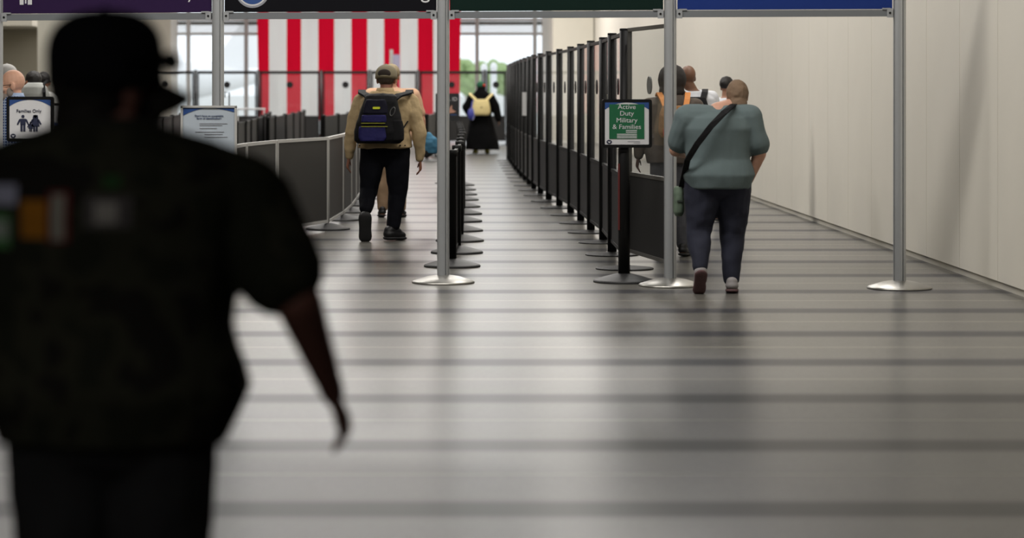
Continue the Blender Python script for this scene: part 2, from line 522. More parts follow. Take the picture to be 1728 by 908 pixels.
M_RED = cloth_mat('flag_red', (226, 20, 52)); M_FWH = cloth_mat('flag_white', (250, 248, 246))
flag = thing('flag', 'huge hanging flag with vertical red and white stripes', 'flag', (0, D, 0))
zt, zb = 5.6, wz(203, D)
def fold(x, z):
    k = (zt - z) / (zt - zb)
    return 0.05 * math.sin(x * 3.1 + z * 0.5) + 0.035 * math.sin(x * 7.7 - z * 1.1) + 0.02 * math.sin(x * 15 + z * 2.3) * k
for i in range(13):
    m = MB(); nx, nz = 5, 26
    xa, xb = wx(edge[i], D), wx(edge[i + 1], D)
    vs = []
    for side in (0, 0.006):
        for a in range(nx + 1):
            for b in range(nz + 1):
                x = xa + (xb - xa) * a / nx; z = zt + (zb - zt) * b / nz
                dx = 0
                if i == 0: dx = -0.05 * (zt - z) / 4 * 0 + 0.09 * (1 - (z - zb) / (zt - zb)) * (1 - a / nx)
                if i == 12: dx = -0.07 * (1 - (z - zb) / (zt - zb)) * (a / nx)
                vs.append((x + dx, fold(x, z) + side, z))
    q = (nx + 1) * (nz + 1); fs = []
    for a in range(nx):
        for b in range(nz):
            k = a * (nz + 1) + b
            fs.append((k, k + nz + 1, k + nz + 2, k + 1))
    m.add(vs[:q], fs)
    m.build('stripe', M_RED if i % 2 == 0 else M_FWH, flag, smooth=True)
MB().cyl((wx(425, D), 0.02, zt + 0.02), (wx(786, D), 0.02, zt + 0.02), 0.03).build('rod', M_ALU, flag)
for u in (450, 605, 760):
    MB().cyl((wx(u, D), 0.02, zt), (wx(u, D), 0.02, CH), 0.008, n=6).build('hanging_wire', M_ALU, flag)

# ================================================================== TALL CLEAR PARTITIONS
PH = 2.0
M_DISC = mat('grey_speaker_disc', (165, 167, 166), 0.6, var=0.2, scale=120)
def post_meshes():
    p = MB().zprism([(x, y) for x, y in disc_pts(0, 0, 0.042, 0.042, 16)], 0.015, PH + 0.02).mesh('post', M_BLACK, True)
    b = MB().lathe([(0.245, 0), (0.245, 0.009), (0.235, 0.014), (0.06, 0.03), (0.045, 0.034)], 40).mesh('base', M_BLACK)
    c = MB().lathe([(0.0425, 0), (0.0425, 0.014), (0.038, 0.018)], 20).mesh('cap', M_BLACK)
    return p, b, c
POST = post_meshes()
ORD = ['first', 'second', 'third', 'fourth', 'fifth', 'sixth', 'seventh', 'eighth', 'ninth', 'tenth', 'eleventh', 'twelfth', 'thirteenth',
       'fourteenth', 'fifteenth', 'sixteenth', 'seventeenth', 'eighteenth', 'nineteenth', 'twentieth']
def partition_post(x, y, label, group):
    t = thing('partition_post', label, 'post', (x, y, 0), 0, group)
    link('post', POST[0], t); link('base', POST[1], t); link('cap', POST[2], t, (0, 0, PH + 0.012))
    return t
def partition_panel(a, b, label, group=None, frame=M_BLACK, disc=M_BLACK, rh=0.03, sw=0.024, dz=1.51, dr=0.072):
    a, b = Vector(a), Vector(b); d = b - a; L = d.length - 0.1
    mid = (a + b) / 2
    t = thing('partition_panel', label, 'partition', (mid.x, mid.y, 0.12), math.atan2(d.y, d.x), group)
    MB().box((0, 0, 0.33), (L, 0.022, 0.64)).build('lower_panel', M_PANEL, t)
    MB().box((0, 0, 0.015), (L, 0.034, 0.03)).build('bottom_rail', frame, t)
    MB().box((0, 0, 0.66), (L, 0.034, 0.03)).build('middle_rail', frame, t)
    MB().box((0, 0, PH - 0.12 - rh / 2), (L, 0.034, rh)).build('top_rail', frame, t)
    for s in (-1, 1): MB().box((s * (L / 2 - sw / 2), 0, (PH - 0.12) / 2), (sw, 0.034, PH - 0.12)).build('stile', frame, t)
    MB().box((0, 0, (0.675 + PH - 0.15) / 2), (L - 0.05, 0.006, PH - 0.15 - 0.675)).build('pane', M_GLASS, t)
    MB().cyl((0, -0.007, dz), (0, 0.007, dz), dr, n=24).build('speaking_disc', disc, t)
    return t

# right-hand row: post columns u with base rows v read off the floor
rr = [(1054, 454), (1033, 430.6), (1018, 410), (997, 393), (980, 377), (963, 363.5), (944, 351), (926, 340), (912, 330),
      (901, 321.7), (893, 314), (886, 307), (880, 300.5), (875, 294.5), (870.5, 289), (867, 284), (863.5, 279.5), (861, 275.5), (858, 271.5)]
pts = [(wx(u, gd(v)), gd(v)) for u, v in rr]
for i, p in enumerate(pts):
    partition_post(p[0], p[1], '%s tall black post behind the green sign in the long clear partition' % ORD[i], 'posts of the long clear partition')
for i in range(len(pts) - 1):
    partition_panel(pts[i], pts[i + 1], '%s clear panel behind the green sign in the long partition row' % ORD[i], 'panels of the long clear partition', dz=1.42)
# nearest panel, swung towards the aluminium pole
e1 = (wx(1135, 19.34), 19.34)
s0 = (wx(1060, 20.95), 20.95)
np_ = partition_panel(s0, e1, 'clear partition panel with grey frame behind the green military sign', None,
                mat('grey_frame', (92, 90, 86), 0.45, 0.3), M_DISC, dz=1.40)
np_.location.z = 0.15
nt_ = thing('paper_notice', 'white paper notice fixed on a partition post', 'notice', (wx(887, 40.58), 40.58, wz(195, 40.58)))
MB().box((0, 0, 0.19), (0.11, 0.012, 0.38)).build('sheet', M_WHITE, nt_)
MB().box((0, 0.03, 0.3), (0.05, 0.06, 0.02)).build('clip', M_BLACK, nt_)

# far cross partition
fu = [224, 330, 436, 542, 624, 706, 818, 856]
fp = [(wx(u, 67), 67.0) for u in fu]
for i, p in enumerate(fp): partition_post(p[0], p[1], '%s black post of the cross partition counted from the cream column' % ORD[i], 'posts of the cross partition')
for i in range(len(fp) - 1):
    partition_panel(fp[i], fp[i + 1], '%s clear panel of the cross partition counted from the cream column' % ORD[i], 'panels of the cross partition', rh=0.075, sw=0.04, dr=0.088)

# ================================================================== LOW STANCHIONS
SH = 1.0
LOWP = MB().lathe([(0.038, 0.02), (0.038, SH - 0.06), (0.046, SH - 0.055), (0.046, SH - 0.005), (0.035, SH)], 20).mesh('post', M_BLACK, True)
DOME = MB().lathe([(0.242, 0), (0.242, 0.012), (0.235, 0.02), (0.15, 0.045), (0.07, 0.066), (0.045, 0.07)], 40).mesh('base', mat('rubber_grey_black', (40, 40, 41), 0.5))
LOWA = MB().lathe([(0.018, 0.02), (0.018, SH - 0.02), (0.02, SH)], 14).mesh('post', M_ALUW, True)
def stanchion(x, y, label, group, mesh=LOWP):
    t = thing('stanchion', label, 'stanchion', (x, y, 0), 0, group)
    link('post', mesh, t); link('base', DOME, t)
    return t
def low_panel(a, b, label, group, frame=M_BLACK, z0=0.07, z1=0.97, fw=0.03, panel=M_PANEL, gap=0.085):
    a, b = Vector(a), Vector(b); d = b - a; L = d.length - gap
    mid = (a + b) / 2
    t = thing('barrier_panel', label, 'barrier', (mid.x, mid.y, z0), math.atan2(d.y, d.x), group)
    h = z1 - z0
    MB().box((0, 0, h / 2), (L - fw, 0.014, h - fw)).build('infill', panel, t)
    for z in (fw / 2, h - fw / 2): MB().box((0, 0, z), (L, 0.03, fw)).build('rail', frame, t)
    for s in (-1, 1): MB().box((s * (L / 2 - fw / 2), 0, h / 2), (fw, 0.03, h - 2 * fw)).build('stile', frame, t)
    return t
# middle row
mr = [(763, 450), (771, 427), (776, 407), (777, 390), (778, 374), (780, 361.5), (779, 349.5), (778, 338), (777, 329), (776, 321), (775, 313)]
mp = [(wx(u, gd(v)), gd(v)) for u, v in mr]
for i, p in enumerate(mp): stanchion(p[0], p[1], '%s black stanchion behind the silver pole between the two lanes' % ORD[i], 'stanchions between the lanes')
for i in range(len(mp) - 1):
    low_panel(mp[i], mp[i + 1], '%s black barrier panel behind the silver pole between the two lanes' % ORD[i], 'barrier panels between the lanes')
# left row with silver frames
M_INF = mat('dark_mesh_infill', (50, 48, 46), 0.6, var=0.12, scale=420)
lr = [(378, 22.3), (414, 23.9), (465, 25.3), (553, 26.9), (578, 28.8), (592, 30.6), (600, 32.4), (606, 34.2), (611, 36.0)]
lp = [(wx(u, D_), D_) for u, D_ in lr]
for i, p in enumerate(lp): stanchion(p[0], p[1], 'slim silver post on domed base, %s in the curved silver-framed barrier from the notice board' % ORD[i], 'posts of the silver-framed barrier', LOWA)
for i in range(len(lp) - 1):
    low_panel(lp[i], lp[i + 1], 'dark silver-framed barrier panel, %s in its curve from the notice board' % ORD[i], 'silver-framed barrier panels', M_ALUW, 0.075, 1.0, 0.032, M_INF, 0.045)
# far queue, rows of black stanchions with dark panels and belts
qs = [[(398, 40.5), (413, 42.0), (422, 44.0), (433, 46.4), (443, 50.0), (449, 53.5), (455, 57)],
      [(452, 47.0), (463, 49.4), (481, 52.5), (494, 55.5), (505, 58.5), (513, 62)],
      [(252, 44), (272, 47), (290, 51), (305, 55)],
      [(546, 50), (570, 53), (588, 56)], [(720, 52), (735, 56), (748, 60)]]
for row in qs:
    q = [(wx(u, D_), D_) for u, D_ in row]
    for p in q: stanchion(p[0], p[1], 'black stanchion in the far winding queue', 'stanchions of the far queue')
    for i in range(len(q) - 1):
        low_panel(q[i], q[i + 1], 'black barrier panel in the far winding queue', 'barrier panels of the far queue')
# black loop handle frame near the aluminium pole, and white hand rail
t = thing('sign_holder', 'thin black empty sign holder standing beyond the silver pole', 'sign holder', (wx(384, 44), 44, 0))
z1 = wz(156, 44)
MB().tube([(0.03, 0, 0.02), (0.03, 0, z1), (-0.05, 0, z1), (-0.05, 0, z1 - 0.09)], 0.012).build('frame', M_BLACK, t)
MB().lathe([(0.15, 0), (0.15, 0.01), (0.03, 0.025)], 24).build('base', M_BLACK, t)
t = thing('hand_rail', 'white horizontal rail on two legs in the far queue', 'rail', (wx(424, 60), 60, 0))
z1 = wz(184, 60)
MB().cyl((-0.36, 0, z1), (0.34, 0, z1), 0.022).build('bar', M_WHITE, t)
for s in (-0.33, 0.31): MB().cyl((s, 0, 0), (s, 0, z1), 0.018).build('leg', M_WHITE, t)

# ================================================================== ALUMINIUM GATE
poles = [(-5.0, 20.15), (368, 19.75), (748, 19.5), (1131, 19.2), (1518, 18.95)]
GP = [(wx(u, D_), D_) for u, D_ in poles]
def pole_outline(r=0.048):
    pts = []
    for k in range(4):
        a0 = 45 + 90 * k
        for da, rr_ in ((-36, r), (-24, r), (-12, r), (-5, r), (-5, r * 0.72), (5, r * 0.72), (5, r), (12, r), (24, r), (36, r), (45, r)):
            a = R(a0 + da - 22); pts.append((rr_ * math.cos(a), rr_ * math.sin(a)))
    return pts
POLE = MB().zprism(pole_outline(), 0.03, 2.85).mesh('pole', M_ALU)
PBASE = MB().lathe([(0.245, 0), (0.247, 0.008), (0.235, 0.018), (0.13, 0.05), (0.075, 0.06), (0.05, 0.062)], 40).mesh('base', M_STEEL, True)
plab = ['silver pole on conical base beside the families-only sign', 'silver pole behind the identification sign',
        'silver pole on conical base at the head of the black stanchion row', 'silver pole on conical base beside the green military sign',
        'silver pole on conical base at the end of the blue banner']
for p, l in zip(GP, plab):
    t = thing('gate_pole', l, 'pole', (p[0], p[1], 0))
    o = link('pole', POLE, t); link('base', PBASE, t)
auto_smooth(bpy.data.objects['pole'], 30)
bz = wz(25.5, 19.5)
ban = [((42, 24, 60), 'purple', 'purple overhead banner'), ((11, 11, 17), 'black', 'black overhead banner with a round blue and white seal'),
       ((10, 32, 27), 'dark_green', 'dark green overhead banner'), ((30, 52, 118), 'blue', 'blue overhead banner')]
for i in range(4):
    a, b = Vector(GP[i]), Vector(GP[i + 1]); d = b - a; mid = (a + b) / 2; rz = math.atan2(d.y, d.x)
    L = d.length - 0.1
    t = thing('cross_beam', 'grey cross beam under the %s banner' % ban[i][1].replace('_', ' '), 'beam', (mid.x, mid.y, bz), rz)
    MB().box((0, 0, 0), (L, 0.045, 0.052)).build('beam', mat('grey_beam', (132, 136, 140), 0.45, 0.5, var=0.03), t)
    for s in (-1, 1):
        m = MB().box((s * (L / 2 - 0.022), -0.026, 0.0), (0.045, 0.012, 0.07)).box((s * (L / 2 - 0.05), -0.026, 0.032), (0.06, 0.014, 0.012))
        cl = m.build('clamp', M_ALU, t)
        MB().cyl((s * (L / 2 - 0.022), -0.036, 0), (s * (L / 2 - 0.022), -0.03, 0), 0.009, n=10).build('bolt', M_BLACK, cl)
    t = thing('banner', ban[i][2] + (' between silver poles' if i != 1 else ''), 'banner', (mid.x, mid.y, bz + 0.03), rz)
    MB().box((0, 0, 0.33), (L - 0.01, 0.02, 0.66)).build('cloth', mat(ban[i][1] + '_banner', ban[i][0], 0.8, var=0.04, spec=0.15), t)
    MB().cyl((-L / 2, 0, 0.675), (L / 2, 0, 0.675), 0.018).build('top_bar', M_ALU, t)
    k = 19.5 / FPX
    def bx(u): return wx(u, mid.y) - mid.x
    def bzv(v): return wz(v, mid.y) - (bz + 0.03)
    if i == 1:
        for (r, mm, y) in ((30, M_GREY, -0.0115), (26.5, M_WHITE, -0.0125), (24, M_BLUE, -0.0135), (14, M_WHITE, -0.0145)):
            MB().prism(disc_pts(bx(424), bzv(-17), r * k, n=48), y, y + 0.0016).build('seal_ring', mm, t)
        text(t, 'g', 0.17, M_WHITE, (bx(720), -0.0115, bzv(-14)))
    if i == 0:
        text(t, 'y', 0.13, M_WHITE, (bx(330), -0.0115, bzv(-10)))
        for (ua, ub, vb) in ((25, 32, 7), (39.5, 47, 7), (34.5, 37, 5)):
            za, zb2 = bzv(-30 if ub - ua > 4 else -6), bzv(vb)
            MB().prism([(bx(ua), zb2), (bx(ub), zb2), (bx(ub), za), (bx(ua), za)], -0.0125, -0.0105).build('pictogram', M_WHITE, t)

# ================================================================== SIGNS
def arch(w, h, side):
    """blue corner sweep at the top of a page, side -1 left / 1 right"""
    x0 = side * w / 2; n = 10
    pts = [(x0, h / 2)]
    for i in range(n + 1):
        a = i / n
        pts.append((x0 * (1 - a), h / 2 - 0.17 * h * (1 - a) ** 2.2))
    return pts
def pictogram(parent, cx, cz, s, kind):
    """simple standing figure as flat print"""
    m = MB(); y0, y1 = -0.004, -0.002
    P_ = lambda pts: m.prism([(cx + x * s, cz + z * s) for x, z in pts], y0, y1)
    P_(disc_pts(0, 0.9, 0.095, n=14))
    if kind == 'man':
        P_([(-.16, .76), (.16, .76), (.16, .40), (-.16, .40)])
        P_([(-.15, .42), (-.02, .42), (-.02, 0), (-.15, 0)]); P_([(.02, .42), (.15, .42), (.15, 0), (.02, 0)])
        P_([(-.16, .76), (-.16, .62), (-.30, .38), (-.37, .42), (-.24, .72)]); P_([(.16, .76), (.16, .62), (.30, .38), (.37, .42), (.24, .72)])
    else:
        P_([(-.14, .76), (.14, .76), (.25, .30), (-.25, .30)])
        P_([(-.13, .32), (-.02, .32), (-.02, 0), (-.13, 0)]); P_([(.02, .32), (.13, .32), (.13, 0), (.02, 0)])
        P_([(-.14, .76), (-.12, .62), (-.30, .40), (-.37, .44), (-.22, .72)]); P_([(.14, .76), (.12, .62), (.30, .40), (.37, .44), (.22, .72)])
        if kind == 'woman': P_([(-.13, .98), (.13, .98), (.17, .78), (-.17, .78)])
    m.build('pictogram', M_INK, parent)
def sign_stanchion(u0, u1, v0, v1, D_, pu, label, strap=None):
    k = D_ / FPX
    t = thing('sign_stand', label, 'sign', (wx(pu, D_), D_, 0))
    cx = (u0 + u1) / 2 * k - pu * k; cz = wz((v0 + v1) / 2, D_)
    w, h = (u1 - u0) * k, (v1 - v0) * k
    head = bpy.data.objects.new('sign_head', None); head = MB().prism(rounded(w, h, 0.02), -0.012, 0.014).build('sign_head', M_BLACK, t, (cx, -0.06, cz))
    page = MB().prism(rounded(w - 0.05, h - 0.05, 0.006), -0.0145, -0.0105).build('page', M_WHITE, t, (cx, -0.06, cz))
    MB().lathe([(0.046, 0.03), (0.046, cz - h / 2 - 0.01), (0.04, cz - h / 2 + 0.01)], 24).build('post', M_BLACK, t, smooth=True)
    MB().box((0, -0.03, cz - h / 2 + 0.02), (0.06, 0.05, 0.10)).build('bracket', M_BLACK, t)
    link('base', DOME, t)
    if strap:
        MB().box((-0.042, -0.02, (strap[0] + strap[1]) / 2), (0.014, 0.03, strap[1] - strap[0])).build('belt_slot', strap[2], t)
    return t, page, w - 0.05, h - 0.05, k
FY = -0.0175
def flat(parent, pts, m, name, y=FY + 0.001):
    return MB().prism(pts, y, y + 0.002).build(name, m, parent)
def rect(x0, x1, z0, z1): return [(x0, z0), (x1, z0), (x1, z1), (x0, z1)]
# green military sign
t, pg, w, h, k = sign_stanchion(1014.5, 1099, 167.5, 249, 19.58, 1053, 'black sign stand with green Active Duty Military and Families notice',
                                (wz(388, 19.58), wz(276, 19.58), mat('red_belt', (84, 18, 16), 0.7)))
cu, cv = 1056.75, 208.25
ux = lambda u: (u - cu) * k
vz = lambda v: -(v - cv) * k
for s in (-1, 1): flat(pg, arch(w, h, s), M_BLUE, 'corner_print')
flat(pg, rect(ux(1027), ux(1086), vz(234), vz(176)), M_GREEN, 'green_field', FY - 0.0005)
for (s_, v) in (('Active', 180.5), ('Duty', 191.5), ('Military', 203), ('& Families', 214)):
    text(pg, s_, 0.052, M_WHITE, (ux(1056.5), FY - 0.0015, vz(v)), sx=1.06)
for j, (ua, v) in enumerate(((1055, 220), (1055, 223), (1040, 226.3), (1040, 229.2), (1040, 232))):
    flat(pg, rect(ux(ua), ux(1073.5), vz(v + .7), vz(v - .7)), M_WHITE, 'flag_bar', FY - 0.0025)
flat(pg, disc_pts(ux(1027), vz(239.3), 4.6 * k, 3.6 * k), M_INK, 'emblem')
flat(pg, [(ux(1024.3), vz(238.5)), (ux(1029.7), vz(238.5)), (ux(1027), vz(241.3))], M_WHITE, 'emblem_eagle', FY - 0.001)
for v in (238.5, 241): flat(pg, rect(ux(1058 if v < 240 else 1068), ux(1079), vz(v + .4), vz(v - .4)), M_GREY, 'small_print')
# families only sign
t, pg, w, h, k = sign_stanchion(13.5, 93, 163, 238.5, 19.5, 53, 'black sign stand with Families Only notice and family pictogram')
cu, cv = 53.25, 200.75
for s in (-1, 1): flat(pg, arch(w, h, s), M_BLUE, 'corner_print')
text(pg, 'Families Only', 0.036, M_INK, (ux(51.5), FY, vz(187.3)))
sub = MB().prism(rect(-.001, .001, -.001, .001), -0.002, -0.001)
def fam(cu_, base_v, hpx, kind):
    pictogram(holder, ux(cu_), vz(base_v), hpx * k, kind)
holder = pg
_old = pictogram
def pictogram(parent, cx, cz, s, kind):
    n0 = set(parent.children)
    _old(parent, cx, cz, s, kind)
    for ch in parent.children:
        if ch not in n0: ch.location.y = -0.0138
pictogram(pg, ux(41.5), vz(221.5), 28 * k, 'man')
pictogram(pg, ux(62.5), vz(221.5), 28 * k, 'woman')
pictogram(pg, ux(54.5), vz(221.5), 16.5 * k, 'child')
flat(pg, disc_pts(ux(25), vz(229), 4.5 * k, 3.7 * k), M_INK, 'emblem')
flat(pg, [(ux(22.5), vz(228)), (ux(27.5), vz(228)), (ux(25), vz(231))], M_WHITE, 'emblem_eagle', FY - 0.001)
# blank sign beyond it
t, pg, w, h, k = sign_stanchion(78, 110, 174, 216, 24.5, 94, 'smaller white notice stand partly hidden beyond the families-only sign')
cu, cv = 94, 195
flat(pg, rect(-w / 2, w / 2, -h / 2, -h / 2 + 0.03), M_BLUE, 'corner_print')
# identification sign, silver framed board on two legs
D_ = 19.0; k = D_ / FPX
bt = thing('notice_board', 'silver-framed board asking about acceptable identification', 'sign', (wx(352.5, D_), D_, 0))
w, h = 91 * k, 96 * k
zc = wz(228, D_)
M_PAGE = mat('board_page', (172, 182, 192), 0.55, var=0.02)
bd = MB().box((0, 0, 0), (w, 0.02, h)).build('board', M_PAGE, bt, (0, 0, zc))
for s in (-1, 1):
    MB().box((s * w / 2, -0.003, 0), (0.016, 0.034, h)).build('frame_side', M_ALUW, bd)
    MB().cyl((s * (w / 2 - 0.03), 0.0, 0.02), (s * (w / 2 - 0.03), 0.0, zc - h / 2), 0.014).build('leg', M_ALUW, bt)
    MB().box((s * (w / 2 - 0.03), 0, 0.012), (0.04, 0.36, 0.024)).build('foot', M_ALUW, bt)
for s in (-1, 1): MB().box((0, -0.003, s * h / 2), (w + 0.016, 0.034, 0.016)).build('frame_rail', M_ALUW, bd)
cu, cv = 352.5, 228
FB = -0.013
for s in (-1, 1):
    x0_ = s * (w / 2 - 0.012); pts_ = [(x0_, h / 2 - 0.012)]
    for i in range(11):
        a = i / 10; pts_.append((x0_ * (1 - a), h / 2 - 0.012 - (0.055 if s < 0 else 0.03) * (1 - a) ** 2.0))
    flat(bd, pts_, M_BLUE, 'corner_print', FB)
M_TITLE = mat('title_ink', (52, 66, 104), 0.6)
text(bd, "Don't have an acceptable", 0.0215, M_TITLE, (ux(353), FB, vz(195.5)))
text(bd, "form of identification?", 0.0215, M_TITLE, (ux(353), FB, vz(199.8)))
for (ua, ub, v) in ((337, 384, 208.5), (337, 375, 211.5), (337, 366, 216.5), (330, 378, 222.5), (345, 376, 226.5), (345, 384, 231)):
    flat(bd, rect(ux(ua), ux(ub), vz(v + .45), vz(v - .45)), M_GREY, 'small_print', FB)
# REAL ID sign in the far lane
D_ = 40.0; k = D_ / FPX
t = thing('lane_sign', 'black upright sign reading REAL ID beside the far lane', 'sign', (wx(755, D_), D_, 0))
w, h = 40 * k, 47 * k; zc = wz(181, D_)
sb = MB().prism(rounded(w, h, 0.02), -0.015, 0.015).build('sign_head', mat('sign_black', (26, 27, 31), 0.4), t, (0, 0, zc))
cu, cv = 755, 181
text(sb, 'REAL ID', 0.085, M_WHITE, (ux(756), -0.018, vz(167.5)))
hand = [(757, 185), (760, 180), (763, 177), (763, 184), (767, 187), (770, 188), (766, 190), (758, 191)]
flat(sb, [(ux(u), vz(v)) for u, v in hand], mat('print_skin', (190, 140, 120), 0.6), 'printed_hand', -0.0175)
flat(sb, rect(ux(760), ux(771), vz(194.5), vz(193)), M_BLUE, 'small_print', -0.0175)
MB().cyl((0, 0.0, 0.02), (0, 0, zc - h / 2), 0.04).build('post', M_BLACK, t)
MB().lathe([(0.2, 0), (0.2, 0.012), (0.05, 0.03)], 28).build('base', M_BLACK, t)
# small white and violet pylon sign behind the walking men
D_ = 60.0; k = D_ / FPX
t = thing('pylon_sign', 'slim white and violet upright sign against the flag', 'sign', (wx(666, D_), D_, 0))
cu, cv = 666, 104
MB().box((ux(660.5), 0, wz(105, D_) / 2 + 0.2), (6 * k, 0.06, wz(90, D_))).build('mast', M_ALUW, t)
z0 = wz(118, D_); z1 = wz(92, D_)
pn = MB().box((ux(669), -0.04, (z0 + z1) / 2), (11 * k, 0.03, z1 - z0)).build('panel', mat('violet_panel', (172, 165, 200), 0.5), t)
for i in range(5):
    MB().box((ux(669), -0.057, z1 - 0.06 - i * 0.06), (7 * k, 0.004, 0.012)).build('small_print', M_WHITE, pn)
MB().box((ux(662), 0, 0.02), (0.5, 0.4, 0.04)).build('base', M_ALUW, t)

# ================================================================== PEOPLE
def blob(name, mb, material, parent, voxel=0.010, it=4, disp=0.0, dsize=0.12, loc=(0, 0, 0), fac=0.5):
    """fuse overlapping closed shapes into one continuous smooth surface"""
    me = mb.mesh(name, material)
    o = bpy.data.objects.new(name, me); COL.objects.link(o)
    r = o.modifiers.new('remesh', 'REMESH'); r.mode = 'VOXEL'; r.voxel_size = voxel
    sm = o.modifiers.new('smooth', 'SMOOTH'); sm.factor = fac; sm.iterations = it
    if disp:
        tx = bpy.data.textures.get('folds%.3f' % dsize) or bpy.data.textures.new('folds%.3f' % dsize, 'CLOUDS')
        tx.noise_scale = dsize; tx.noise_depth = 1
        dm = o.modifiers.new('folds', 'DISPLACE'); dm.texture = tx; dm.strength = disp; dm.mid_level = 0.5
    dg = bpy.context.evaluated_depsgraph_get()
    new = bpy.data.meshes.new_from_object(o.evaluated_get(dg))
    bpy.data.objects.remove(o); bpy.data.meshes.remove(me)
    new.polygons.foreach_set('use_smooth', [True] * len(new.polygons))
    if not new.materials: new.materials.append(material)
    return link(name, new, parent, loc)

BODY = [(.80, .10, .08), (.86, .155, .105), (.95, .17, .118), (1.08, .145, .105), (1.20, .155, .11), (1.32, .172, .118), (1.41, .165, .10), (1.465, .10, .075), (1.50, .06, .06)]
def lerp(a, b, t): return a + (b - a) * t
def body_at(z):
    for (a, b) in zip(BODY[:-1], BODY[1:]):
        if z <= b[0]:
            t = max(0, (z - a[0]) / (b[0] - a[0])); return lerp(a[1], b[1], t), lerp(a[2], b[2], t)
    return BODY[-1][1], BODY[-1][2]

def default_pose():
    return dict(
        shL=(-.185, 0, 1.42), elL=(-.245, -.02, 1.14), wrL=(-.26, .04, .90),
        shR=(.185, 0, 1.42), elR=(.245, -.02, 1.14), wrR=(.26, .04, .90),
        hipL=(-.09, 0, .92), knL=(-.10, .02, .49), anL=(-.105, -.01, .09), heelL=(-.105, -.05, .045), toeL=(-.13, .16, .035),
        hipR=(.09, 0, .92), knR=(.10, .02, .49), anR=(.105, -.01, .09), heelR=(.105, -.05, .045), toeR=(.13, .16, .035),
        head=(0, .02, 1.625))

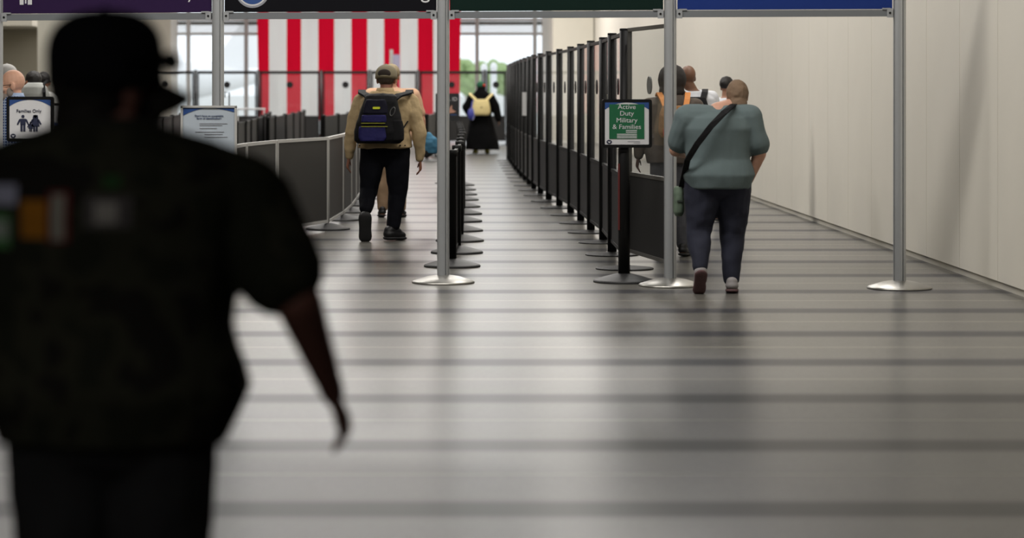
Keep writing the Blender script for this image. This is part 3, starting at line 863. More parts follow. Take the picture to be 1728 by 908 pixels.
class Person:
    def __init__(s, label, x, y, rotz=0, H=1.75, girth=1.0, pose=None, skin=(150, 105, 82), yaw=0, pitch=0, lean=0.0, voxel=0.009, group=None, head_scale=1.0, curl=0.35, roll=0):
        s.k = H / 1.75; s.g = girth; s.lean = lean; s.vx = voxel
        p = default_pose(); p.update(pose or {})
        s.p = {a: Vector(b) * s.k for a, b in p.items()}
        s.M = Matrix.Translation(s.p['head']) @ Matrix.Rotation(R(yaw), 4, 'Z') @ Matrix.Rotation(R(roll), 4, 'Y') @ Matrix.Rotation(R(pitch), 4, 'X') @ Matrix.Scale(s.k * head_scale, 4)
        s.skin = mat('skin_%d_%d_%d' % skin, skin, 0.55, var=0.06, scale=40)
        m = MB(); k, g, P = s.k, s.g, s.p
        m.loft(s.secs(BODY[0][0], 1.50, 0.0))
        nb = Vector((0, s.yo(1.46), 1.46 * k)); hd = s.M @ Vector((0, -.02, -.06))
        m.cap(nb, hd, .058 * k * (1 + (g - 1) * .6), .055 * k)
        for S in 'LR':
            m.cap(P['sh' + S], P['el' + S], .052 * k * g, .038 * k * g)
            m.cap(P['el' + S], P['wr' + S], .039 * k * g, .026 * k)
            m.cap((P['sh' + S].x * .5, P['sh' + S].y, P['sh' + S].z - .01), P['sh' + S], .075 * k, .056 * k)
            s.hand(m, S, curl)
            m.cap(P['hip' + S], P['kn' + S], .085 * k * g, .056 * k)
            m.cap(P['kn' + S], P['an' + S], .052 * k, .036 * k)
            m.cap(P['an' + S], P['heel' + S], .036 * k, .034 * k)
            m.cap(P['heel' + S], P['toe' + S], .034 * k, .026 * k)
        # head with its features
        T = s.M
        m.ell((0, -.012, .03), (.074, .094, .093), M=T)
        m.ell((0, .022, -.028), (.062, .070, .083), M=T)
        m.ell((0, .045, -.078), (.044, .044, .034), M=T)
        m.cap((0, .092, .008), (0, .112, -.026), .008, .014, M=T, n=10)
        m.ell((0, .078, .024), (.052, .018, .013), M=T)
        m.ell((0, .090, -.056), (.025, .011, .008), M=T)
        for sx in (-1, 1):
            m.ell((sx * .078, -.002, -.012), (.011, .022, .034), (0, 0, sx * .3), M=T)
            m.ell((sx * .04, .07, -.025), (.022, .02, .02), M=T)
        s.o = blob('person', m, s.skin, None, voxel, 2, loc=(x, y, 0))
        s.o.rotation_euler = (0, 0, rotz)
        tag(s.o, label, 'person', group)
        for sx in (-1, 1):
            e = MB().ell((sx * .030, .0855, .002), (.012, .0085, .009), M=T).build('eye', mat('eye_white', (215, 212, 206), 0.3), s.o, smooth=True)
            MB().ell((sx * .030, .0925, .002), (.005, .003, .005), M=T).build('iris', mat('iris_brown', (40, 26, 18), 0.2), e, smooth=True)
    def yo(s, z): return s.lean * (z - .95) * s.k
    def secs(s, z0, z1, off, flare=0.0, wide=1.0, cx=0.0, deep=1.0):
        """horizontal sections of the trunk between two heights with an offset for cloth"""
        zs = [z0] + [b[0] for b in BODY if z0 + .02 < b[0] < z1 - .02] + [z1]
        out = []
        for z in zs:
            rx, ry = body_at(z)
            gg = s.g if z < 1.42 else 1 + (s.g - 1) * .5
            f = 1 + flare * max(0, (1.1 - z))
            out.append((cx, s.yo(z), z * s.k, (rx * gg * wide + off) * s.k * f, (ry * gg * deep + off) * s.k * f))
        return out
    def hand(s, m, S, curl):
        k = s.k; wr = s.p['wr' + S]; d = (wr - s.p['el' + S]).normalized()
        sg = -1 if S == 'L' else 1
        n = Vector((-sg, 0, 0)); n = (n - d * n.dot(d)).normalized()      # palm faces the thigh
        w = d.cross(n) * sg; w = w if w.y > 0 else -w                      # thumb side looks forward
        pc = wr + d * .05 * k
        m.cap(wr + d * .015 * k, wr + d * .08 * k, .030 * k, .040 * k, flat=(n, .42))
        for i, (off, ln) in enumerate(((.031, .072), (.0105, .082), (-.0105, .076), (-.031, .060))):
            p = wr + d * .088 * k + w * off * k; a = curl * (0.7 + .18 * i)
            for j, fr in enumerate((.45, .32, .23)):
                dd = (d * math.cos(a) + n * math.sin(a)).normalized()
                q = p + dd * ln * fr * k
                m.cap(p, q, (.0092 - .0007 * j) * k, (.0086 - .0007 * j) * k, n=8, k=3)
                p = q; a += curl * .8
        p = wr + d * .028 * k + w * .026 * k
        q = p + (d * .6 + w * .55 + n * .35).normalized() * .045 * k
        m.cap(p, q, .013 * k, .0105 * k, n=8, k=3)
        m.cap(q, q + (d * .9 + w * .15 + n * .3).normalized() * .032 * k, .0100 * k, .0082 * k, n=8, k=3)
    # ---- clothes
    def top(s, name, material, z0, off=.028, sleeve='long', wide=1.08, collar=1.49, disp=.02, dsize=.16, flare=0.0, sr=1.0, voxel=None, deep=1.08):
        m = MB(); P, k, g = s.p, s.k, s.g
        m.loft(s.secs(z0, collar, off, flare, wide, deep=deep))
        for S in 'LR':
            sh, el, wr = P['sh' + S], P['el' + S], P['wr' + S]
            m.cap((sh.x * .35, sh.y, max(sh.z - .005, 1.385 * k)), sh, .082 * k * g, .072 * k * g * sr)
            if sleeve == 'long':
                m.cap(sh, el, .074 * k * g * sr, .060 * k * g * sr)
                m.cap(el, lerp(el, wr, .93), .060 * k * g * sr, .046 * k * sr)
            else:
                e2 = lerp(sh, el, .72 if sleeve == 'short' else sleeve)
                m.cap(sh, e2, .072 * k * g * sr, .062 * k * g * sr)
        return blob(name, m, material, s.o, voxel or s.vx, 4, disp, dsize)
    def collar(s, material, r=.068, h=.05, z=1.475):
        k = s.k
        m = MB().lathe([(r * 1.22, 0), (r * 1.12, h * .5), (r, h), (r * .86, h), (r * .9, 0)], 28, (0, s.yo(z), z * k))
        return m.build('collar', material, s.o, smooth=True)
    def trousers(s, material, z1=1.0, off=.022, legr=1.0, disp=.018, hem=.93, dsize=.13):
        m = MB(); P, k, g = s.p, s.k, s.g
        m.loft([(0, s.yo(.8), .745 * k, .05 * k * g, .07 * k)] + s.secs(.80, z1, off, 0, 1.02))
        for S in 'LR':
            h, kn, an = P['hip' + S], P['kn' + S], P['an' + S]
            m.cap(h, kn, .104 * k * g * legr, .078 * k * legr * (1 + (g - 1) * .6))
            m.cap(kn, lerp(kn, an, hem), .077 * k * legr * (1 + (g - 1) * .6), .062 * k * legr)
        return blob('trousers', m, material, s.o, s.vx, 4, disp, dsize)
    def shoes(s, material, sole, up=None, r=.046):
        for S in 'LR':
            hl, to = s.p['heel' + S], s.p['toe' + S]; d = (to - hl).normalized()
            u = Vector((up or {}).get(S, (0, 0, 1))); u = (u - d * u.dot(d)).normalized()
            k = s.k; m = MB()
            m.cap(hl + u * .018 * k, to + u * .006 * k, r * k, r * .86 * k, flat=(u, .75))
            m.cap(hl + u * .05 * k, hl + d * .09 * k + u * .035 * k, r * .86 * k, r * .8 * k)
            sh = blob('shoe', m, material, s.o, .008, 3)
            ms = MB().cap(hl - u * .022 * k, lerp(hl, to, .5) - u * .022 * k, r * 1.02 * k, r * .92 * k, flat=(u, .34))
            ms.cap(lerp(hl, to, .5) - u * .022 * k, to - u * .022 * k, r * .92 * k, r * 1.02 * k, flat=(u, .34))
            blob('sole', ms, sole, sh, .008, 2)
    def hair(s, material, c=(0, -.022, .045), r=(.083, .1, .088), extra=()):
        m = MB().ell(c, r, M=s.M)
        for (cc, rr_) in extra: m.ell(cc, rr_, M=s.M)
        return blob('hair', m, material, s.o, .007, 3, .008, .03)
    def cap_hat(s, material, brim=None, brim_len=.085, opening=False, r=(.089, .110, .098), zc=.035, droop=.0, sq=1.0):
        T = s.M; n = 28; kk = 8; vs = []; fs = []
        for i in range(kk + 1):
            ph = math.pi / 2 * i / kk
            for j in range(n):
                t = 2 * math.pi * j / n
                bul = 1.0 + .03 * math.sin(ph * 2)
                sn = math.sin(max(ph, .02)) ** sq; cz_ = max(0.0, math.cos(ph)) ** sq
                vs.append(T @ Vector((r[0] * sn * math.cos(t) * bul, -.01 + r[1] * sn * math.sin(t) * bul, zc + r[2] * cz_)))
        for j in range(n):
            t = 2 * math.pi * j / n
            vs.append(T @ Vector((r[0] * 1.0 * math.cos(t), -.01 + r[1] * 1.0 * math.sin(t), zc - .028)))
        for i in range(kk + 1):
            for j in range(n): fs.append((i * n + j, i * n + (j + 1) % n, (i + 1) * n + (j + 1) % n, (i + 1) * n + j))
        fs.append(tuple(range(n))); fs.append(tuple((kk + 1) * n + j for j in range(n)))
        c = MB().add(vs, fs).build('cap', material, s.o, smooth=True)
        MB().ell((0, -.01, zc + r[2]), (.009, .009, .006), M=T, n=10, k=6).build('button', material, c, smooth=True)
        vs = []; fs = []; q = 14
        for lay in (0, -.006):
            for row in range(4):
                f = row / 3
                for j in range(q + 1):
                    a = R(22 + 136 * j / q)
                    x = (r[0] * .98) * math.cos(a); y = -.01 + r[1] * .97 * math.sin(a) + brim_len * f * max(0, math.sin(a) - .22) * 1.2
                    vs.append(T @ Vector((x, y, zc - .022 + lay - droop * f - .03 * (x / .09) ** 2)))
        w = q + 1
        for lay in range(2):
            o = lay * 4 * w
            for row in range(3):
                for j in range(q):
                    a = o + row * w + j; fs.append((a, a + 1, a + w + 1, a + w))
        for j in range(q): fs.append((3 * w + j, 3 * w + j + 1, 7 * w + j + 1, 7 * w + j)); fs.append((j, j + 1, 4 * w + j + 1, 4 * w + j))
        for row in range(3):
            for j in (0, q): fs.append((row * w + j, (row + 1) * w + j, 4 * w + (row + 1) * w + j, 4 * w + row * w + j))
        MB().add(vs, fs).build('brim', brim or material, c, smooth=True)
        if opening:
            m = MB().ell((0, -.01 - r[1] * .90, zc + .012), (r[0] * .60, .021, .040), M=T)
            m.build('back_opening', mat('cap_shadow_hair', (44, 36, 30), 0.9), c, smooth=True)
            pth = [T @ Vector((.062 * math.sin(a) * 1.0, -.01 - (r[1] + .004) * math.cos(a * .72), zc - .012)) for a in [R(-72 + 12 * i) for i in range(13)]]
            MB().tube(pth, .010 * s.k, 8).build('strap', material, c, smooth=True)
            MB().box(T @ Vector((.02, -.126, zc - .012)), (.018, .008, .018)).build('buckle', mat('brass', (150, 125, 80), 0.35, 0.8), c)
        return c
def yrot(o): return o

# ---- walking man with the navy backpack -----------------------------------
DB = 24.9; XB = wx(650, DB)
def lb(u, v): return ((u - 650) / FPX * DB, wz(v, DB))
pose = dict(shL=(-.235, 0, 1.385), elL=(-.335, -.02, 1.09), wrL=(-.365, .02, .835),
            shR=(.255, 0, 1.385), elR=(.345, -.03, 1.08), wrR=(.35, .0, .815),
            hipL=(-.115, 0, .90), knL=(-.165, .03, .52), anL=(-.195, -.12, .30), heelL=(-.195, -.18, .235), toeL=(-.195, -.12, .058),
            hipR=(.115, 0, .90), knR=(.125, .05, .48), anR=(.075, .02, .10), heelR=(.045, -.01, .05), toeR=(.15, .085, .045),
            head=(0.01, .05, 1.618))
B = Person('man in khaki cap and tan jacket walking away with a navy backpack', XB, DB, 0, 1.75, 1.22, pose, (140, 92, 72), yaw=-8, pitch=-4, voxel=.008, head_scale=1.12)
M_JKT = mat('tan_twill', (180, 158, 122), 0.9, var=0.08, scale=40, spec=0.15, bump=0.9, bscale=9)
jk = B.top('jacket', M_JKT, .93, .05, 'long', 1.10, 1.49, .035, .13, sr=1.02, deep=1.15)
B.collar(M_JKT, .082, .055, 1.475)
for (u, v) in ((608, 245), (676, 244.5), (684, 244.8)):
    x, z = lb(u, v); MB().cyl((x, -.20, z), (x, -.17, z), .008, n=10).build('button', mat('dark_button', (60, 45, 35), 0.4), jk)
B.trousers(mat('black_denim', (15, 16, 22), 0.9, var=0.1, scale=120, spec=0.15, bump=0.2, bscale=25), .965, .025, 1.10, hem=.86)
M_SHOE = mat('black_shoe', (16, 16, 17), 0.5); M_SOLE = mat('dark_rubber', (24, 24, 25), 0.7)
B.shoes(M_SHOE, M_SOLE, {'L': (0, 1, .25)}, r=.068)
B.hair(mat('brown_grey_hair', (62, 52, 44), 0.8), (0, -.02, .02), (.082, .1, .085))
B.cap_hat(mat('khaki_cap', (124, 115, 92), 0.85, var=0.06, scale=60), opening=True, r=(.098, .118, .102), zc=.03)

def strap(parent, pts, w, m, t=.014, name='shoulder_strap'):
    """flat webbing band: pts list of (x,y,z) with the width along x"""
    vs = []; fs = []; n = len(pts)
    for i, p in enumerate(pts):
        p = Vector(p); d = (Vector(pts[min(i + 1, n - 1)]) - Vector(pts[max(i - 1, 0)])).normalized()
        sd = Vector((1, 0, 0)); sd = (sd - d * sd.dot(d)).normalized(); nn = d.cross(sd)
        for a, b in ((-1, -1), (1, -1), (1, 1), (-1, 1)): vs.append(p + sd * a * w / 2 + nn * b * t / 2)
    for i in range(n - 1):
        for j in range(4): fs.append((i * 4 + j, i * 4 + (j + 1) % 4, (i + 1) * 4 + (j + 1) % 4, (i + 1) * 4 + j))
    fs += [(3, 2, 1, 0), tuple((n - 1) * 4 + j for j in range(4))]
    return MB().add(vs, fs).build(name, m, parent)

M_BPK = mat('black_nylon', (13, 13, 16), 0.75, var=0.12, scale=50, spec=0.25, bump=0.2, bscale=30)
M_NAVY = mat('navy_nylon', (30, 28, 84), 0.7, spec=0.3, var=0.15, scale=22, bump=0.25, bscale=24)
M_YEL = mat('lime_yellow', (214, 222, 40), 0.5)
yb = DB - .30
bp = thing('backpack', 'navy and black backpack with lime yellow tag on the man in tan jacket', 'backpack', (XB, yb, wz(243, DB)))
zb0 = wz(243, DB); L_ = lambda u, v: ((u - 650) / FPX * yb, wz(v, yb) - zb0 + 0)
m = MB()
cs = []
for (v, ua, ub, dp) in ((242, 604, 676, .09), (236, 598.5, 682.5, .12), (222, 599, 683.5, .13), (205, 603, 680, .13), (190, 608, 677, .12), (172, 614, 673, .11), (162, 618, 671, .09), (158, 626, 664, .06)):
    xa, z = L_(ua, v); xb, _ = L_(ub, v); cs.append(((xa + xb) / 2, 0, z, (xb - xa) / 2, dp))
m.loft(cs, 32, e=3.2)
bag = blob('bag_body', m, M_BPK, bp, .009, 3, .012, .10)
def patch(parent, pts, y, m_, name, t=.02, r=3):
    mm = MB().prism(pts, y, y + t); o = mm.build(name, m_, parent); return o
P2 = lambda u, v: L_(u, v)
lowp = MB().loft([(P2(630, v)[0] + dx, -.105, P2(630, v)[1], hw / FPX * yb, .045) for (v, hw, dx) in ((238, 20, 0), (232, 23.5, 0), (222, 23, 0), (213, 22, .0))], 24, e=4)
blob('front_pocket', lowp, M_NAVY, bp, .008, 2, .008, .08)
upp = MB().loft([(P2(633, v)[0], -.10, P2(633, v)[1], hw / FPX * yb, .045) for (v, hw) in ((206, 21.5), (200, 21.5), (194, 20.5))], 24, e=4)
blob('front_pocket', upp, M_NAVY, bp, .008, 2, .008, .08)
flap = MB().loft([(P2(636, v)[0], -.085, P2(636, v)[1], hw / FPX * yb, .045) for (v, hw) in ((192, 22), (184, 21), (175, 19.5), (168, 16))], 24, e=4)
blob('top_flap', flap, mat('dark_navy_nylon', (16, 15, 34), 0.7, var=0.12, scale=30, spec=0.25), bp, .008, 2, .008, .08)
for (ua, ub, v) in ((611.5, 652, 207.6), (611.5, 656, 213.2)):
    x0_, z0_ = P2(ua, v); x1_, _ = P2(ub, v)
    MB().box(((x0_ + x1_) / 2, -.152, z0_), (x1_ - x0_, .012, .0065)).build('zip', mat('olive_yellow', (150, 150, 40), 0.5), bp)
x0_, z0_ = P2(631, 182); x1_, z1_ = P2(643, 182)
MB().prism([(x + (x0_ + x1_) / 2, z + z0_) for x, z in rounded(.072, .022, .009)], -.142, -.132).build('yellow_tag', M_YEL, bp)
sp = MB().loft([(P2(670, v)[0], -.04, P2(670, v)[1], hw / FPX * yb, .085) for (v, hw) in ((237, 11), (228, 13.5), (214, 13), (203, 10))], 20, e=2.6)
blob('side_pocket', sp, mat('charcoal_mesh', (20, 20, 22), 0.8, var=0.15, scale=160, spec=0.2), bp, .008, 2)
x, z = P2(664, 188)
loop = [(x + .022 * math.cos(a) + .012 * math.sin(a), -.125, z + .042 * math.sin(a)) for a in [2 * math.pi * i / 20 for i in range(20)]]
MB().tube(loop, .0045, 6, True).build('carabiner', mat('grey_metal', (150, 150, 150), 0.3, 0.9), bp)
for sx, u0, u1 in ((-1, 626, 612), (1, 664, 690)):
    a = P2(u0, 168); b = P2(u1, 158 if sx < 0 else 158)
    q = [(a[0], -.03, a[1]), ((a[0] * .6 + b[0] * .4), .03, (a[1] * .55 + b[1] * .45) + .015), (b[0], .14, b[1] + .005), (b[0] + sx * .01, .27, b[1] + .03), (b[0] + sx * .015, .37, b[1] - .02)]
    strap(bp, q, .075, M_BPK, .02)
hl = [(P2(u, v)[0], .0, P2(u, v)[1]) for u, v in ((634, 163), (640, 159.5), (647, 158.6), (654, 159.5), (660, 163))]
MB().tube(hl, .009, 8).build('grab_handle', M_BPK, bp)
a = P2(676, 222); b = P2(689, 205)
MB().tube([(a[0], .03, a[1] - .02), (b[0], .12, b[1])], .008, 6).build('side_strap', M_BPK, bp)

# ---- man in front of him, mostly hidden --------------------------------------
DC = 29.5; XC = wx(661, DC)
C_ = Person('man in peach shirt and patterned cap walking just ahead of the backpacker', XC, DC, 0, 1.80, 1.2,
            dict(shL=(-.235, 0, 1.40), elL=(-.32, .02, 1.12), shR=(.245, 0, 1.40), elR=(.345, -.01, 1.12), wrR=(.37, .03, .88), wrL=(-.33, .05, .9)), (188, 138, 112), yaw=-10, voxel=.010, head_scale=1.08)
C_.top('shirt', mat('peach_shirt', (196, 156, 126), 0.85, var=0.08), .86, .03, 'short', 1.06, 1.49)
C_.trousers(mat('sand_trousers', (150, 124, 98), 0.85))
C_.shoes(M_SHOE, M_SOLE)
C_.hair(mat('grey_hair', (120, 110, 100), 0.8), (0, -.02, .02), (.08, .1, .08))
C_.cap_hat(mat('camo_cap', (146, 132, 104), 0.85, var=0.5, scale=35), zc=.035)
cb = thing('shoulder_bag', 'teal blue bag hanging beside the man in the peach shirt', 'bag', (wx(721, DC), DC - .02, wz(262, DC)))
m = MB()
m.loft([(0.02, 0, .02, .10, .06), (.02, 0, .10, .13, .08), (.01, 0, .2, .11, .075), (-.02, 0, .27, .06, .05)], 20, e=2.6)
blob('bag_body', m, mat('teal_cloth', (62, 116, 146), 0.8, var=0.15, scale=25), cb, .009, 3, .02, .07)
m = MB().loft([(-.05, 0, -.02, .07, .05), (-.02, 0, .03, .11, .065), (-.01, 0, .07, .11, .07)], 20)
blob('bag_base', m, mat('dark_bag_base', (34, 34, 36), 0.8), cb, .009, 2)
sx_ = wx(683, DC) - wx(721, DC)
strap(cb, [(-.02, -.06, .26), (-.10, -.16, .45), (sx_ + .03, -.20, .62), (sx_, -.175, .73), (sx_, -.10, wz(156, DC) - wz(262, DC)), (sx_ - .01, .05, wz(154, DC) - wz(262, DC))], .04, M_BPK, .012, 'carry_strap')

# ---- far woman in the black robe ------------------------------------------------
DD = 58.3; XD = wx(812, DD)
Dp = Person('woman in long black robe and green headscarf with pale yellow backpack', XD, DD, 0, 1.68, 1.25,
            dict(elL=(-.36, .0, 1.14), wrL=(-.30, .12, .98), elR=(.36, -.02, 1.12), wrR=(.42, -.02, .84), shL=(-.23, 0, 1.38), shR=(.23, 0, 1.38),
                 heelL=(-.13, -.05, .05), toeL=(-.16, .15, .05), heelR=(.14, -.13, .10), toeR=(.15, -.02, .05), anR=(.14, -.11, .14), knR=(.12, 0, .5)), (120, 84, 66), voxel=.014)
M_ROBE = mat('black_robe', (9, 9, 10), 0.9, var=0.1, scale=20, spec=0.1)
m = MB(); k = Dp.k
m.loft([(0.03, .0, .10, .40, .30), (.02, 0, .35, .37, .27), (.0, 0, .62, .31, .22), (0, 0, .90, .25, .18), (0, 0, 1.15, .24, .17), (0, 0, 1.30, .26, .17), (0, 0, 1.38, .22, .14), (0, 0, 1.44, .12, .10)], 36, e=2.1)
for S in 'LR':
    P_ = Dp.p; m.cap(P_['sh' + S], P_['el' + S], .10, .10); m.cap(P_['el' + S], lerp(P_['el' + S], P_['wr' + S], .9), .10, .085)
blob('robe', m, M_ROBE, Dp.o, .014, 3, .04, .25)
m = MB().ell((0, -.012, .0), (.105, .12, .13), M=Dp.M); m.loft([(0, .0, 1.34, .20, .14), (0, 0.01, 1.42, .17, .13), (0, .01, 1.50, .11, .11), (0, .02, 1.56, .09, .1)], 20)
blob('headscarf', m, mat('black_scarf', (16, 16, 18), 0.9, spec=0.1), Dp.o, .012, 4, .02, .1)
m = MB().ell((-.015, -.02, .05), (.105, .118, .10), M=Dp.M)
blob('head_wrap', m, mat('green_wrap', (18, 84, 58), 0.8, var=0.2), Dp.o, .010, 3)
m = MB().ell((.065, -.075, .045), (.045, .06, .035), M=Dp.M)
blob('head_bow', m, mat('red_wrap', (190, 44, 30), 0.8), Dp.o, .010, 2)
M_OLIV = mat('olive_yellow_shoe', (128, 120, 38), 0.6)
Dp.shoes(M_OLIV, M_OLIV, {'R': (0, .8, .5)}, r=.062)
yb2 = DD - .28
b2 = thing('backpack', 'pale yellow backpack on the woman in the black robe', 'backpack', (wx(812, yb2), yb2, wz(194.5, yb2)))
S2 = lambda px: px / FPX * yb2
m = MB().loft([(0, 0, .0, S2(13), .08), (0, 0, S2(4), S2(15.5), .11), (0, 0, S2(14), S2(15), .11), (0, 0, S2(22), S2(13.5), .09), (0, 0, S2(27), S2(11), .06)], 26, e=3)
M_PYEL = mat('pale_yellow_cloth', (216, 198, 142), 0.8, var=0.06, scale=25)
blob('bag_body', m, M_PYEL, b2, .012, 2, .015, .12)
MB().box((0, -.115, S2(13)), (S2(3), .015, S2(2.2))).build('clasp', mat('tan_leather', (132, 112, 70), 0.6), b2)
for sx in (-1, 1):
    strap(b2, [(sx * S2(8), -.01, S2(25)), (sx * S2(13), .04, S2(30)), (sx * S2(18), .13, S2(35)), (sx * S2(18.5), .28, S2(36.5))], S2(4.6), M_PYEL, .02)
rb = thing('round_bag', 'round blue bag at the left side of the woman in the black robe', 'bag', (wx(795.5, yb2), yb2 - .02, wz(203, yb2)))
M_RBLUE = mat('royal_blue', (62, 66, 150), 0.6)
m = MB().ell((0, 0, S2(10.5)), (S2(6.3), .10, S2(10.5))); m.build('bag_body', M_RBLUE, rb, smooth=True)
MB().tube([(S2(6.3) * math.cos(a) * .6 + .012, -.06, S2(10.5) + S2(10) * math.sin(a)) for a in [R(-80 + 16 * i) for i in range(11)]], .012, 6).build('piping', mat('light_piping', (150, 150, 190), 0.5), rb)
strap(rb, [(0, 0, S2(20)), (.02, .1, S2(30)), (.08, .24, S2(40))], .03, M_RBLUE, .012, 'carry_strap')

# ---- woman in the teal t-shirt by the right pole ----------------------------------
DE = 18.55; XE = wx(1212, DE)
E = Person('woman in grey-teal t-shirt and navy trousers stepping past the silver pole', XE, DE, 0, 1.62, 1.5,
           dict(shL=(-.235, .02, 1.40), elL=(-.33, .10, 1.15), wrL=(-.24, .34, 1.10), shR=(.235, .02, 1.40), elR=(.33, .0, 1.12),
                hipL=(-.11, 0, .90), knL=(-.155, .0, .50), anL=(-.16, -.16, .20), heelL=(-.16, -.19, .17), toeL=(-.165, -.10, .045),
                hipR=(.11, 0, .92), knR=(.12, .05, .49), head=(.17, .15, 1.58)), (196, 150, 128), lean=.10, voxel=.009, pitch=-12)
M_TEAL = mat('grey_teal_jersey', (94, 108, 110), 0.9, var=0.05, scale=30)
E.top('t_shirt', M_TEAL, .84, .03, 'short', 1.03, 1.48, .025, .2, flare=.10, sr=1.12)
E.trousers(mat('navy_trousers', (28, 31, 48), 0.85, var=0.1), .95, .02, 1.06, .025)
E.shoes(mat('grey_shoe', (150, 146, 146), 0.7), mat('maroon_sole', (92, 66, 68), 0.7, var=0.4, scale=80), {'L': (0, 1, .3)}, r=.055)
E.hair(mat('light_brown_hair', (120, 98, 78), 0.8), (0, -.025, .02), (.092, .108, .115), (((0, -.06, -.07), (.075, .06, .09)),))
bagE = thing('crossbody_bag', 'green crossbody bag on black strap worn by the woman in teal', 'bag', (wx(1148, DE), DE + .12, wz(366, DE)))
S3 = lambda px: px / FPX * DE
m = MB().loft([(0, 0, .0, S3(6), .05), (0, 0, .03, S3(9), .07), (0, 0, S3(40), S3(8.5), .07), (0, 0, S3(50), S3(7), .05)], 20, e=3)
blob('bag_body', m, mat('sage_canvas', (92, 108, 92), 0.85, var=0.12, scale=30), bagE, .008, 2, .012, .08)
MB().box((0, -.075, S3(26)), (S3(9), .01, S3(3))).build('patch', mat('dark_patch', (50, 58, 52), 0.8), bagE)
base = Vector(bagE.location)
pts_ = []
for (u, v, dy) in ((1150, 316, .10), (1160, 270, -.19), (1176, 244, -.225), (1200, 213, -.235), (1222, 190, -.20), (1236, 178, -.07), (1240, 176, .06)):
    yy = DE + dy; pts_.append((wx(u, yy) - base.x, yy - base.y, wz(v, yy) - base.z))
strap(bagE, pts_, .045, M_BPK, .012, 'carry_strap')

# ---- people beyond the nearest clear panel -------------------------------------------
DF = 22.6; XF = wx(1134, DF)
F = Person('traveller in dark hood and grey trousers behind the clear panel', XF, DF, R(-12), 1.72, 1.18,
           dict(shL=(-.215, 0, 1.38), elL=(-.29, -.02, 1.10), wrL=(-.31, -.02, .93), shR=(.21, 0, 1.38)), (84, 60, 50), voxel=.010)
F.top('hoodie', mat('grey_brown_hoodie', (84, 74, 66), 0.9, var=0.3, scale=14), .86, .035, 'long', 1.06, 1.49)
F.trousers(mat('mottled_grey_denim', (70, 70, 74), 0.85, var=0.4, scale=30))
F.shoes(M_SHOE, M_SOLE)
m = MB().ell((0, -.015, .01), (.135, .135, .145), M=F.M).ell((0, -.03, -.10), (.12, .11, .09), M=F.M)
blob('hood', m, mat('charcoal_hood', (46, 42, 40), 0.9), F.o, .009, 3, .012, .07)
bpF = thing('backpack', 'orange and floral backpack on the hooded traveller', 'backpack', (wx(1140, DF - .27), DF - .27, 1.08))
m = MB().loft([(0, 0, 0, .13, .06), (0, 0, .05, .155, .09), (0, 0, .2, .15, .09), (0, 0, .29, .12, .06)], 24, e=3)
blob('bag_body', m, mat('floral_canvas', (146, 104, 62), 0.8, var=0.6, scale=26), bpF, .009, 2)
MB().box((0, -.085, .05), (.24, .02, .06)).build('red_pocket', mat('red_canvas', (160, 46, 34), 0.8), bpF)
for sx in (-1, 1): strap(bpF, [(sx * .09, -.02, .27), (sx * .11, .06, .34), (sx * .13, .2, .40), (sx * .13, .34, .38)], .05, mat('orange_strap', (206, 128, 52), 0.7), .02)
# bald man beyond
DG = 25.2; XG = wx(1170, DG)
G = Person('bald man in white and blue jersey beyond the hooded traveller', XG, DG, R(10), 1.76, 1.12, dict(head=(-.055, .02, 1.625)), (112, 78, 58), yaw=12, voxel=.010)
M_JER = mat('white_jersey', (206, 208, 214), 0.8, var=0.1, scale=18)
G.top('jersey', M_JER, .86, .03, 'short', 1.05, 1.49)
G.trousers(mat('navy_shorts', (36, 40, 74), 0.85)); G.shoes(M_SHOE, M_SOLE)
bpG = thing('backpack', 'plain black backpack on the bald man in the jersey', 'backpack', (wx(1172, DG - .25), DG - .25, .98))
m = MB().loft([(0, 0, 0, .13, .06), (0, 0, .06, .16, .09), (0, 0, .34, .15, .09), (0, 0, .46, .11, .05)], 24, e=3)
blob('bag_body', m, M_BPK, bpG, .010, 2)
for sx in (-1, 1): strap(bpG, [(sx * .08, 0, .42), (sx * .11, .08, .50), (sx * .13, .22, .53), (sx * .13, .34, .50)], .06, M_BPK, .02)
MB().box((0, -.09, .2), (.2, .02, .2)).build('front_pocket', M_BPK, bpG)
DH = 28.5
Hh = Person('traveller in white shirt with a blue band near the cream wall', wx(1226, DH), DH, R(-30), 1.66, 1.1, None, (150, 110, 88), voxel=.011)
Hh.top('shirt', M_JER, .86, .03, 'short', 1.05, 1.49)
m = MB().loft(Hh.secs(1.22, 1.34, .05, 0, 1.08, deep=1.1)); blob('blue_band', m, mat('royal_band', (44, 60, 140), 0.8), Hh.o, .01, 1)
Hh.trousers(mat('blue_denim', (50, 62, 92), 0.85)); Hh.shoes(M_SHOE, M_SOLE); Hh.hair(mat('black_hair', (26, 22, 20), 0.6))

